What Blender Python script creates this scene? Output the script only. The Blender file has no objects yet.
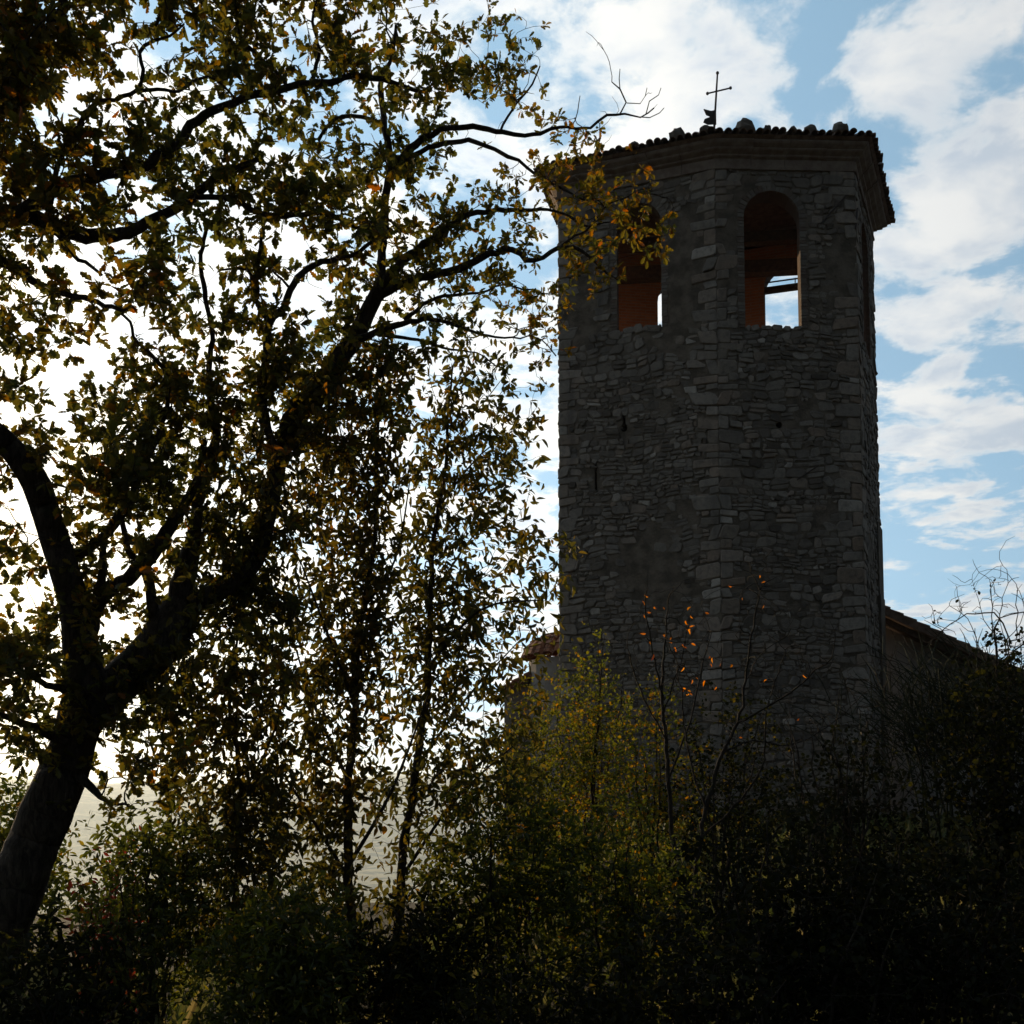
import bpy, bmesh, math, random
import numpy as np
from mathutils import Vector, Matrix
random.seed(7); RNG = np.random.default_rng(7)
R = math.radians
sc = bpy.context.scene
col = sc.collection

# ------------------------------------------------------------------ camera
F, PV, TH, EYE = 1040., 720., R(4), 1.6          # focal length and principal row in pixels, pitch, eye height
cam_d = bpy.data.cameras.new('camera'); cam = bpy.data.objects.new('camera', cam_d); col.objects.link(cam)
cam_d.sensor_width = 36; cam_d.lens = F / 1024 * 36
cam_d.shift_y = (PV - 512) / 1024
cam_d.clip_start = .05; cam_d.clip_end = 60000
cam.location = (0, 0, EYE); cam.rotation_euler = (R(90) + TH, 0, 0)
sc.camera = cam

def at(u, v, Y):                                   # the point at distance Y along the view that stands at that pixel
    xc = (u - 512) / F; yc = (PV - v) / F
    d = np.array([xc, math.cos(TH) - yc * math.sin(TH), math.sin(TH) + yc * math.cos(TH)])
    return d * Y / d[1] + np.array([0, 0, EYE])
def unit(v):
    v = np.asarray(v, float); return v / (np.linalg.norm(v) + 1e-12)
def smooth(a, b, x):
    t = np.clip((x - a) / (b - a), 0, 1); return t * t * (3 - 2 * t)

# ------------------------------------------------------------------ light
SUN_AZ, SUN_EL = R(-31), R(9)                      # azimuth from +Y towards +X
SUN = np.array([math.sin(SUN_AZ) * math.cos(SUN_EL), math.cos(SUN_AZ) * math.cos(SUN_EL), math.sin(SUN_EL)])
sun_d = bpy.data.lights.new('sun', 'SUN'); sun_d.energy = 3.4; sun_d.angle = R(.53); sun_d.color = (1, .72, .42)
sun = bpy.data.objects.new('sun', sun_d); col.objects.link(sun)
sun.rotation_euler = Vector(-SUN).to_track_quat('-Z', 'Y').to_euler()
sc.view_settings.view_transform = 'Standard'; sc.view_settings.look = 'None'
sc.view_settings.exposure = 0.38; sc.view_settings.gamma = 1
SKY_STRENGTH = .07

class NT:                                          # terse node building
    def __init__(s, tree): s.t = tree; s.n = tree.nodes; s.l = tree.links
    def new(s, typ, **kw):
        nd = s.n.new(typ)
        for k, v in kw.items():
            if k.startswith('i_'): nd.inputs[k[2:].replace('_', ' ')].default_value = v
            else: setattr(nd, k, v)
        return nd
    def put(s, inp, v):
        if isinstance(v, bpy.types.NodeSocket): s.l.new(v, inp)
        elif v is not None: inp.default_value = v
    def math(s, op, a, b=None, c=None, clamp=False):
        nd = s.n.new('ShaderNodeMath'); nd.operation = op; nd.use_clamp = clamp
        for i, v in enumerate((a, b, c)):
            if v is not None: s.put(nd.inputs[i], v)
        return nd.outputs[0]
    def vmath(s, op, a, b=None, out=0):
        nd = s.n.new('ShaderNodeVectorMath'); nd.operation = op
        s.put(nd.inputs[0], a)
        if b is not None: s.put(nd.inputs[1], b)
        return nd.outputs[out]
    def mix(s, f, a, b, typ='MIX'):
        nd = s.n.new('ShaderNodeMix'); nd.data_type = 'RGBA'; nd.blend_type = typ
        s.put(nd.inputs[0], f); s.put(nd.inputs[6], a); s.put(nd.inputs[7], b); return nd.outputs[2]
    def noise(s, vec, scale, detail=4, rough=.55, dist=0, out=0):
        nd = s.n.new('ShaderNodeTexNoise'); s.put(nd.inputs['Vector'], vec)
        nd.inputs['Scale'].default_value = scale; nd.inputs['Detail'].default_value = detail
        nd.inputs['Roughness'].default_value = rough; nd.inputs['Distortion'].default_value = dist
        return nd.outputs[out]
    def ramp(s, f, stops, interp='LINEAR'):
        nd = s.n.new('ShaderNodeValToRGB'); nd.color_ramp.interpolation = interp
        e = nd.color_ramp.elements
        while len(e) > 1: e.remove(e[-1])
        e[0].position = stops[0][0]; e[0].color = (*stops[0][1], 1)
        for p, c in stops[1:]:
            k = e.new(p); k.color = (*c, 1)
        s.put(nd.inputs[0], f); return nd.outputs[0]
    def step(s, x, a, b):
        nd = s.n.new('ShaderNodeMapRange'); nd.interpolation_type = 'SMOOTHSTEP'
        s.put(nd.inputs[0], x); nd.inputs[1].default_value = a; nd.inputs[2].default_value = b
        return nd.outputs[0]

def build_world():
    w = bpy.data.worlds.new('World'); sc.world = w; w.use_nodes = True
    g = NT(w.node_tree); g.n.clear()
    out = g.new('ShaderNodeOutputWorld'); bg = g.new('ShaderNodeBackground')
    sky = g.new('ShaderNodeTexSky', sky_type='NISHITA', sun_disc=False, sun_elevation=SUN_EL, sun_rotation=SUN_AZ,
                altitude=700, air_density=1.0, dust_density=1.2, ozone_density=2.0)
    d = g.new('ShaderNodeTexCoord').outputs['Generated']
    sep = g.new('ShaderNodeSeparateXYZ'); g.l.new(d, sep.inputs[0])
    zz = g.math('ADD', g.math('MAXIMUM', sep.outputs[2], 0.0), .10)
    px = g.math('DIVIDE', sep.outputs[0], zz); py = g.math('DIVIDE', sep.outputs[1], zz)
    cmb = g.new('ShaderNodeCombineXYZ'); g.l.new(px, cmb.inputs[0]); g.l.new(py, cmb.inputs[1])
    p = cmb.outputs[0]
    # cloud banks of the day: sky direction (through a photo pixel), size, weight
    banks = [(575, 25, 120, 42, .24), (700, 22, 110, 26, .18), (610, 112, 95, 50, .16), (710, 105, 50, 30, .08),
             (945, 85, 80, 55, .30), (1010, 30, 45, 18, .2), (1000, 165, 60, 60, .25), (930, 232, 70, 34, .2),
             (935, 345, 75, 24, .18), (920, 300, 40, 14, .1), (985, 300, 50, 16, .1), (950, 440, 80, 20, .14), (990, 490, 50, 26, .16),
             (960, 608, 70, 14, .3), (890, 520, 25, 10, .12), (525, 330, 45, 60, .14), (520, 440, 50, 24, .12),
             (470, 15, 36, 22, -.3), (432, 162, 42, 28, -.3), (640, 78, 60, 18, -.06), (760, 62, 48, 34, -.20), (826, 75, 22, 55, -.3),
             (800, 108, 30, 16, -.2), (882, 190, 28, 50, -.22), (905, 385, 36, 16, -.24), (985, 390, 50, 12, -.15), (1000, 345, 30, 12, -.1),
             (900, 548, 60, 26, -.34), (910, 280, 20, 12, -.2), (945, 580, 60, 16, -.3), (1000, 250, 30, 8, -.2),
             (300, 45, 50, 30, -.14), (170, 30, 40, 16, -.06), (540, 390, 30, 8, -.2), (540, 480, 24, 8, -.16),
             (60, 450, 300, 260, .16), (150, 130, 140, 90, .10), (250, 330, 160, 110, .14)]
    dirs = []
    cov = g.noise(p, 3.6, 9, .56, .25)
    fine = g.noise(p, 9.0, 5, .6)
    cov = g.math('ADD', cov, g.math('MULTIPLY', g.math('SUBTRACT', fine, .5), .30))
    wob = g.noise(p, 4, 6, .6, out=1)
    wv = g.vmath('MULTIPLY', g.vmath('SUBTRACT', wob, (.5, .5, .5)), (.10, .10, .10))
    dn = g.vmath('ADD', d, wv)
    for u, v, ru, rv, wt in banks:
        c = unit(at(u, v, 1) - [0, 0, EYE])
        rt = unit(np.cross(c, [0, 0, 1])); up = np.cross(rt, c)
        scl = np.linalg.norm(((u - 512) / F, (PV - v) / F, 1))
        a = g.vmath('DOT_PRODUCT', dn, tuple(rt * F * scl / ru), out=1)
        b = g.vmath('DOT_PRODUCT', dn, tuple(up * F * scl / rv), out=1)
        front = g.vmath('DOT_PRODUCT', dn, tuple(c), out=1)
        r2 = g.math('ADD', g.math('MULTIPLY', a, a), g.math('MULTIPLY', b, b))
        gs = g.math('EXPONENT', g.math('MULTIPLY', r2, -.8))
        gs = g.math('MULTIPLY', gs, g.math('GREATER_THAN', front, 0.0))
        cov = g.math('ADD', cov, g.math('MULTIPLY', gs, wt * .40))
    mid = g.noise(g.vmath('ADD', p, (4.1, 1.7, .3)), 6.4, 7, .6, .35)
    cov = g.math('ADD', cov, g.math('MULTIPLY', g.math('SUBTRACT', mid, .5), 1.0))
    mask = g.step(cov, .41, .62)
    # light in the cloud: forward scattering towards the sun, thin edges bright, thick cores greyer
    sd = g.vmath('DOT_PRODUCT', d, tuple(SUN), out=1)
    sdp = g.math('MAXIMUM', sd, 0.0)
    half = g.math('MULTIPLY_ADD', sd, .5, .5)
    glow = g.math('POWER', sdp, 3.0); glow2 = g.math('POWER', sdp, 22.0)
    thick = g.noise(g.vmath('ADD', p, (.13, .09, 0)), 5.5, 6, .55, .2)
    core = g.math('MULTIPLY', g.step(thick, .36, .62), g.step(cov, .48, .68))
    lum = g.math('ADD', .06, g.math('ADD', g.math('MULTIPLY', g.math('POWER', half, 2.2), 1.16), g.math('MULTIPLY', glow2, 1.2)))
    warm = g.mix(g.math('POWER', half, 1.5), (.78, .84, 1.0, 1), (1.0, .93, .80, 1))
    warm = g.mix(g.math('POWER', sdp, 26.0), warm, (1.0, .80, .46, 1))
    ccol = g.mix(core, warm, (.58, .63, .70, 1))
    ccol = g.vmath('SCALE', ccol); ccol.node.inputs['Scale'].default_value = 1
    g.l.new(lum, ccol.node.inputs['Scale'])
    skyv = g.vmath('SCALE', sky.outputs[0]); skyv.node.inputs['Scale'].default_value = SKY_STRENGTH
    # pale air above the horizon
    hz = g.math('MULTIPLY_ADD', g.math('SUBTRACT', 1.0, g.step(sep.outputs[2], .0, .45)), .26, .54)
    hcol = g.vmath('SCALE', g.mix(glow2, (.46, .76, 1.02, 1), (1, .86, .62, 1))); g.l.new(lum, hcol.node.inputs['Scale'])
    ccol = g.mix(.12, ccol, hcol)
    final = g.mix(mask, g.mix(hz, skyv, hcol), ccol)
    g.l.new(final, bg.inputs[0]); bg.inputs[1].default_value = 1.0
    g.l.new(bg.outputs[0], out.inputs[0])
build_world()

# ------------------------------------------------------------------ materials
def material(name):
    m = bpy.data.materials.new(name); m.use_nodes = True
    g = NT(m.node_tree); g.n.clear()
    return m, g, g.new('ShaderNodeOutputMaterial')
def attr(g, name, out=2):
    nd = g.new('ShaderNodeAttribute'); nd.attribute_name = name; return nd.outputs[out]
def finish(g, out, colour, rough, height=None, dist=.02, strength=1., spec=.3):
    b = g.new('ShaderNodeBsdfPrincipled')
    g.put(b.inputs['Base Color'], colour); g.put(b.inputs['Roughness'], rough)
    b.inputs['Specular IOR Level'].default_value = spec
    if height is not None:
        bm = g.new('ShaderNodeBump'); bm.inputs['Distance'].default_value = dist; bm.inputs['Strength'].default_value = strength
        g.l.new(height, bm.inputs['Height']); g.l.new(bm.outputs[0], b.inputs['Normal'])
    g.l.new(b.outputs[0], out.inputs[0]); return b
def pos(g): return g.new('ShaderNodeNewGeometry').outputs['Position']

def m_stone(name, stops, dark=.5):
    m, g, out = material(name); p = pos(g)
    t = attr(g, 'tint')
    c = g.ramp(t, stops)
    n1 = g.noise(p, 9, 6, .65); n2 = g.noise(p, 1.1, 4, .6); n3 = g.noise(p, 55, 4, .6)
    c = g.mix(g.step(n1, .35, .75), c, (.05, .048, .046, 1)); c.node.blend_type = 'MIX'
    c.node.inputs[0].default_value = .5
    st = g.noise(g.vmath('MULTIPLY', p, (1.6, 1.6, .28)), 1.5, 5, .6)
    f = g.math('MAXIMUM', g.math('MULTIPLY', g.step(n1, .42, .72), dark), g.math('MULTIPLY', g.step(st, .5, .74), .62))
    c.node.id_data.links.remove(c.node.inputs[0].links[0]); g.l.new(f, c.node.inputs[0])
    c = g.mix(g.math('MULTIPLY', g.step(n2, .5, .75), .45), c, (.085, .072, .058, 1))
    h = g.math('ADD', g.math('MULTIPLY', n1, 1.0), g.math('MULTIPLY', n3, .35))
    finish(g, out, c, .92, h, .025, .9, .15); return m
def m_plain(name, a, b, scale=6, rough=.85, bump=.01, spec=.25):
    m, g, out = material(name); p = pos(g)
    n = g.noise(p, scale, 6, .62)
    c = g.mix(g.step(n, .32, .7), (*a, 1), (*b, 1))
    finish(g, out, c, rough, g.noise(p, scale * 6, 5, .6), bump, .8, spec); return m
def m_brick(name):
    m, g, out = material(name); p = pos(g)
    sp = g.new('ShaderNodeSeparateXYZ'); g.l.new(p, sp.inputs[0])
    cb = g.new('ShaderNodeCombineXYZ')
    g.l.new(g.math('ADD', sp.outputs[0], sp.outputs[1]), cb.inputs[0]); g.l.new(sp.outputs[2], cb.inputs[1])
    br = g.new('ShaderNodeTexBrick'); g.l.new(cb.outputs[0], br.inputs['Vector'])
    br.inputs['Color1'].default_value = (.60, .25, .10, 1); br.inputs['Color2'].default_value = (.46, .18, .075, 1)
    br.inputs['Mortar'].default_value = (.45, .30, .18, 1); br.inputs['Scale'].default_value = 1
    br.inputs['Brick Width'].default_value = .28; br.inputs['Row Height'].default_value = .075; br.inputs['Mortar Size'].default_value = .01
    c = g.mix(g.math('MULTIPLY', g.noise(p, 7, 5), .6), br.outputs[0], (.14, .08, .05, 1))
    h = g.math('ADD', g.math('MULTIPLY', br.outputs[1], -.6), g.noise(p, 30, 4))
    finish(g, out, c, .9, h, .012, .9, .15); return m
def m_bark(name, a, b):
    m, g, out = material(name); p = pos(g)
    q = g.vmath('MULTIPLY', p, (1, 1, .22))
    n = g.noise(q, 34, 6, .65, .6); n2 = g.noise(p, 5, 4)
    c = g.mix(g.step(n, .35, .7), (*a, 1), (*b, 1))
    c = g.mix(g.math('MULTIPLY', g.step(n2, .52, .7), .5), c, (.045, .05, .022, 1))
    finish(g, out, c, .95, n, .03, 1, .1); return m
def m_leaf(name, stops, transl=.45, gloss=.03, value=3.0):
    m, g, out = material(name)
    t = attr(g, 'tint'); c = g.ramp(t, stops)
    hsv = g.new('ShaderNodeHueSaturation'); g.l.new(c, hsv.inputs['Color'])
    hsv.inputs['Saturation'].default_value = 1.12; hsv.inputs['Value'].default_value = value
    df = g.new('ShaderNodeBsdfDiffuse'); g.l.new(c, df.inputs[0])
    tr = g.new('ShaderNodeBsdfTranslucent'); g.l.new(hsv.outputs[0], tr.inputs[0])
    mx = g.new('ShaderNodeMixShader'); mx.inputs[0].default_value = transl
    g.l.new(df.outputs[0], mx.inputs[1]); g.l.new(tr.outputs[0], mx.inputs[2])
    gl = g.new('ShaderNodeBsdfGlossy'); gl.inputs['Roughness'].default_value = .45; gl.inputs[0].default_value = (.5, .5, .5, 1)
    m2 = g.new('ShaderNodeMixShader'); m2.inputs[0].default_value = gloss
    g.l.new(mx.outputs[0], m2.inputs[1]); g.l.new(gl.outputs[0], m2.inputs[2])
    g.l.new(m2.outputs[0], out.inputs[0]); return m

M = {}
M['stone'] = m_stone('limestone_rubble', [(0, (.085, .067, .052)), (.35, (.17, .143, .116)), (.65, (.24, .205, .168)), (.85, (.23, .17, .125)), (1, (.36, .315, .265))])
M['surround'] = m_stone('brick_surround', [(0, (.12, .085, .065)), (.5, (.15, .12, .095)), (1, (.19, .165, .135))], .4)
M['mortar'] = m_plain('lime_mortar', (.075, .060, .045), (.165, .132, .10), 3.5, .95, .02, .1)
M['brick'] = m_brick('warm_brick')
M['cornice'] = m_plain('cornice_stone', (.15, .105, .08), (.23, .18, .14), 5, .9, .012, .15)
M['tile'] = m_plain('old_roof_tile', (.10, .06, .04), (.20, .13, .09), 7, .9, .012, .15)
M['red_tile'] = m_plain('red_roof_tile', (.15, .058, .034), (.24, .11, .06), 6, .85, .01, .2)
M['wood'] = m_plain('weathered_wood', (.05, .032, .02), (.10, .062, .036), 12, .85, .01, .15)
M['iron'] = m_plain('rusty_iron', (.025, .02, .018), (.06, .035, .022), 20, .7, .003, .4)
M['pale_floor'] = m_plain('sun_bounce_floor', (.36, .22, .13), (.50, .36, .24), 4, .9, .01, .1)  # floor colour lightened to bounce sunlight up into the belfry
M['plaster'] = m_plain('grey_plaster', (.16, .14, .12), (.24, .215, .19), 2.2, .93, .01, .15)
M['oak_bark'] = m_bark('oak_bark', (.022, .017, .013), (.075, .058, .042))
M['bark'] = m_bark('thin_bark', (.025, .02, .016), (.07, .055, .042))
M['oak_leaf'] = m_leaf('oak_leaf', [(0, (.026, .032, .008)), (.4, (.050, .048, .010)), (.62, (.085, .062, .012)), (.8, (.13, .062, .013)), (1, (.21, .066, .016))])
M['cherry_leaf'] = m_leaf('cherry_leaf', [(0, (.030, .032, .008)), (.5, (.056, .046, .010)), (.8, (.10, .060, .013)), (1, (.19, .075, .014))], .42)
M['bush_leaf'] = m_leaf('bush_leaf', [(0, (.022, .028, .007)), (.5, (.050, .056, .010)), (.8, (.105, .090, .014)), (1, (.20, .095, .016))])
M['shaded_leaf'] = m_leaf('shaded_leaf', [(0, (.006, .007, .003)), (.6, (.012, .013, .004)), (.85, (.05, .048, .010)), (1, (.15, .10, .018))], .3, .01, 2.2)  # bush leaf colours darkened, the thicket's shade put into the colour
M['red_leaf'] = m_leaf('red_leaf', [(0, (.05, .012, .010)), (.6, (.085, .018, .012)), (1, (.13, .035, .014))])
M['orange_leaf'] = m_leaf('orange_leaf', [(0, (.22, .075, .014)), (.6, (.36, .11, .018)), (1, (.46, .19, .025))], .5)
M['grass'] = m_leaf('dry_grass', [(0, (.035, .045, .014)), (.7, (.08, .075, .028)), (1, (.15, .12, .055))], .35)
M['soil'] = m_plain('leaf_litter', (.035, .027, .018), (.075, .058, .03), 2.5, .97, .04, .05)

# ------------------------------------------------------------------ objects and meshes
def tag(o, label=None, cat=None, group=None, kind=None):
    if label: o['label'] = label
    if cat: o['category'] = cat
    if group: o['group'] = group
    if kind: o['kind'] = kind
    return o
def thing(name, label, cat, loc=(0, 0, 0), group=None):
    o = bpy.data.objects.new(name, None); col.objects.link(o); o.location = loc; o.empty_display_size = .2
    return tag(o, label, cat, group)
def link(name, me, mats, parent=None):
    for m in (mats if isinstance(mats, (list, tuple)) else [mats]): me.materials.append(m)
    o = bpy.data.objects.new(name, me); col.objects.link(o)
    if parent is not None:
        o.parent = parent; o.matrix_parent_inverse = Matrix.Translation(-Vector(parent.location))
    return o
def np_mesh(name, V, loops, sizes, tint=None, mat=None, smooth_shade=False):
    me = bpy.data.meshes.new(name); V = np.asarray(V, np.float32)
    loops = np.asarray(loops, np.int32); sizes = np.asarray(sizes, np.int32)
    me.vertices.add(len(V)); me.vertices.foreach_set('co', V.ravel())
    me.loops.add(len(loops)); me.loops.foreach_set('vertex_index', loops)
    me.polygons.add(len(sizes)); me.polygons.foreach_set('loop_start', np.concatenate([[0], np.cumsum(sizes)[:-1]]).astype(np.int32))
    me.polygons.foreach_set('loop_total', sizes)
    if mat is not None: me.polygons.foreach_set('material_index', np.asarray(mat, np.int32))
    me.polygons.foreach_set('use_smooth', np.full(len(sizes), bool(smooth_shade)))
    me.update(calc_edges=True); me.validate()
    if tint is not None and len(tint) == len(me.vertices):
        a = me.attributes.new('tint', 'FLOAT', 'POINT'); a.data.foreach_set('value', np.asarray(tint, np.float32))
    return me
class MB:                                          # collects polygons for ONE mesh
    def __init__(s): s.V = []; s.L = []; s.S = []; s.T = []; s.M = []; s.n = 0
    def add(s, verts, faces, tint=.5, mat=0):
        verts = np.asarray(verts, float).reshape(-1, 3)
        s.V.append(verts); s.T.append(np.broadcast_to(np.asarray(tint, float), (len(verts),)))
        for f in faces: s.L.extend(i + s.n for i in f); s.S.append(len(f)); s.M.append(mat)
        s.n += len(verts)
    def box(s, c, ax, ay, az, tint=.5, mat=0):      # centre and three half-axis vectors
        c, ax, ay, az = (np.asarray(k, float) for k in (c, ax, ay, az))
        v = [c + i * ax + j * ay + k * az for k in (-1, 1) for j in (-1, 1) for i in (-1, 1)]
        s.add(v, [(0, 2, 3, 1), (4, 5, 7, 6), (0, 1, 5, 4), (2, 6, 7, 3), (0, 4, 6, 2), (1, 3, 7, 5)], tint, mat)
    def bar(s, a, b, w, h, up=(0, 0, 1), tint=.5, mat=0):
        a = np.asarray(a, float); b = np.asarray(b, float); d = b - a; L = np.linalg.norm(d); d = d / L
        x = unit(np.cross(d, up)); z = np.cross(x, d)
        s.box((a + b) / 2, x * w / 2, d * L / 2, z * h / 2, tint, mat)
    def tube(s, pts, rad, n=6, tint=.5, mat=0, rough=0.):
        pts = np.asarray(pts, float); k = len(pts); rad = np.broadcast_to(np.asarray(rad, float), (k,))
        tg = np.gradient(pts, axis=0); tg /= np.linalg.norm(tg, axis=1)[:, None] + 1e-9
        ref = unit(np.cross(tg[0], [.3, .9, .2])); vs = []
        an = np.arange(n) * 2 * math.pi / n
        wob = 1 + rough * RNG.normal(size=n); sm = np.ones(9) / 4.; slow = np.stack([np.convolve(RNG.normal(size=k + 8), sm, 'valid') for _ in range(n)], 1) if rough else np.zeros((k, n))
        for i in range(k):
            ref = unit(ref - tg[i] * np.dot(ref, tg[i])); b = np.cross(tg[i], ref)
            w = 1 + rough * slow[i]
            ring = pts[i] + rad[i] * ((np.cos(an) * wob * w)[:, None] * ref + (np.sin(an) * wob * w)[:, None] * b)
            vs.append(ring)
        fs = [(i * n + j, i * n + (j + 1) % n, (i + 1) * n + (j + 1) % n, (i + 1) * n + j) for i in range(k - 1) for j in range(n)]
        fs.append(tuple(range(n))[::-1]); fs.append(tuple((k - 1) * n + j for j in range(n)))
        s.add(np.concatenate(vs), fs, tint, mat)
    def ball(s, c, r, seg=8, rings=6, tint=.5, mat=0, jit=0.):
        c = np.asarray(c, float); r = np.broadcast_to(np.asarray(r, float), (3,)); vs = [c + [0, 0, r[2]]]
        for i in range(1, rings):
            a = math.pi * i / rings
            for j in range(seg):
                b = 2 * math.pi * j / seg
                vs.append(c + r * np.array([math.sin(a) * math.cos(b), math.sin(a) * math.sin(b), math.cos(a)]) * (1 + jit * RNG.normal()))
        vs.append(c - [0, 0, r[2]]); e = len(vs) - 1; fs = []
        for j in range(seg): fs.append((0, 1 + j, 1 + (j + 1) % seg))
        for i in range(rings - 2):
            for j in range(seg):
                a = 1 + i * seg; fs.append((a + j, a + seg + j, a + seg + (j + 1) % seg, a + (j + 1) % seg))
        a = 1 + (rings - 2) * seg
        for j in range(seg): fs.append((a + j, e, a + (j + 1) % seg))
        s.add(vs, fs, tint, mat)
    def mesh(s, name, smooth_shade=False):
        return np_mesh(name, np.concatenate(s.V), s.L, s.S, np.concatenate(s.T), s.M, smooth_shade)
    def build(s, name, mats, parent=None, smooth_shade=False):
        return link(name, s.mesh(name, smooth_shade), mats, parent)

# ------------------------------------------------------------------ the ground
def ground_z(x, y):
    x = np.asarray(x, float); y = np.asarray(y, float); r = np.hypot(x, y)
    z = 1.1 * smooth(7, 21, y) * smooth(-3, 3, x) - .25 * smooth(2, 8, y)
    z = z + .08 * np.sin(x * 1.3 + .5) * np.sin(y * .9) + .05 * np.sin(x * 2.9 - y * 2.1)
    z = z - 3.2 * smooth(9, 22, y) * smooth(1.5, -4, x)
    a = np.arctan2(x, y)
    z = z - 70 * smooth(28, 420, r) - 120 * smooth(250, 2200, r)
    ridge = (np.sin(a * 7 + 1.0) + .6 * np.sin(a * 17 + 2.) + .35 * np.sin(a * 39 + .4) + .2 * np.sin(a * 90)) * 26
    z = z + smooth(2600, 5200, r) * (260 + ridge) + smooth(6000, 9500, r) * (70 + 1.3 * ridge)
    return z + smooth(60, 600, r) * 5 * np.sin(x * .02) * np.sin(y * .017)
def build_ground():
    nr, na = 150, 220
    rr = np.concatenate([np.linspace(.4, 30, 70), np.geomspace(31, 14000, nr - 70)])
    an = np.linspace(0, 2 * math.pi, na, endpoint=False)
    X = rr[:, None] * np.sin(an); Y = rr[:, None] * np.cos(an)
    V = np.stack([X, Y, ground_z(X, Y)], -1).reshape(-1, 3)
    V = np.concatenate([V, [[0, 0, float(ground_z(0, 0))]]]); L = []; S = []
    for i in range(nr - 1):
        for j in range(na):
            k = (j + 1) % na; L += [i * na + j, i * na + k, (i + 1) * na + k, (i + 1) * na + j]; S.append(4)
    for j in range(na): L += [len(V) - 1, (j + 1) % na, j]; S.append(3)
    m, g, out = material('hillside'); p = pos(g)
    n = g.noise(p, 1.9, 6, .62); far = g.noise(p, .011, 8, .68)
    c = g.mix(g.step(n, .35, .68), (.035, .028, .018, 1), (.085, .066, .034, 1))
    ln = g.vmath('LENGTH', p, out=1)
    fc = g.mix(g.step(far, .46, .56), (.022, .032, .016, 1), (.22, .19, .10, 1))
    c = g.mix(g.step(ln, 30, 160), c, fc)
    finish(g, out, c, .97, g.noise(p, 12, 5), .05, .8, .05)
    tag(link('ground', np_mesh('ground', V, L, S, smooth_shade=True), m), kind='structure')
build_ground()

# ------------------------------------------------------------------ bell tower
P = [np.array(q, float) for q in ((1.06, 22.86), (4.41, 21.71), (7.47, 21.80), (8.83, 24.61), (5.00, 25.78), (1.75, 25.35))]
NP = len(P); Z0, Z1, ZSILL = -.3, 15.1, 11.66
THK = .46
def offset_poly(pts, d):                            # outward positive
    n = len(pts); res = []
    for i in range(n):
        a, b, c = pts[i - 1], pts[i], pts[(i + 1) % n]
        n1 = unit([(b - a)[1], -(b - a)[0]]); n2 = unit([(c - b)[1], -(c - b)[0]])
        k = 1 + np.dot(n1, n2); res.append(b + (n1 + n2) * d / k)
    return res
CEN = np.mean(P, axis=0)
if np.dot(unit([(P[1] - P[0])[1], -(P[1] - P[0])[0]]), P[0] - CEN) < 0: raise RuntimeError('winding')
def face_frame(i):
    a, b = P[i], P[(i + 1) % NP]; L = np.linalg.norm(b - a); t = (b - a) / L
    return a, t, np.array([t[1], -t[0]]), L         # origin, along, outward, length
def ray_on_face(i, u, v):                           # where a photo pixel meets that wall: (distance along, height)
    a, t, n, L = face_frame(i); d = at(u, v, 1) - [0, 0, EYE]
    k = np.dot(a, n) / np.dot(d[:2], n); q = d * k
    return np.dot(q[:2] - a, t), q[2] + EYE
OPEN = {}                                           # face -> (centre along, half width, sill, spring, radius)
def opening(i, s, hw, sill, apex): OPEN[i] = (s, hw, sill, apex - hw)
s1, za = ray_on_face(1, 771, 191); s2, zs = ray_on_face(1, 771, 328)
opening(1, s1, .61, zs, za)
s0, za0 = ray_on_face(0, 637, 204); _, zs0 = ray_on_face(0, 637, 330)
opening(0, s0 + .03, .50, zs0, za0)
opening(2, 1.45, .58, zs, za)
sf, zf = ray_on_face(3, 791, 268); opening(3, sf, .64, zs - .25, min(zf, 14.8))
opening(4, .84, .60, zs - .1, za - .25); opening(5, 1.25, .6, zs, za)
def wall_pt(i, s, z, out=0.):
    a, t, n, L = face_frame(i); q = a + t * s + n * out; return np.array([q[0], q[1], z])
def arch_pts(c, hw, sill, spring, n=14):
    pts = [(c - hw, sill), (c + hw, sill)]
    pts += [(c + hw * math.cos(k * math.pi / n), spring + hw * math.sin(k * math.pi / n)) for k in range(n + 1)]
    return pts
def prism(pts2, z0, z1):
    n = len(pts2); v = [(*p, z0) for p in pts2] + [(*p, z1) for p in pts2]
    return v, [tuple(range(n))[::-1], tuple(range(n, 2 * n))] + [(k, (k + 1) % n, n + (k + 1) % n, n + k) for k in range(n)]
tower = thing('bell_tower', 'tall polygonal grey stone bell tower with arched belfry openings under a tiled roof', 'bell tower', (*CEN, 1.0))
HOLES = []                                           # small holes the facing leaves free: face, centre, half width, bottom, top
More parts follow.
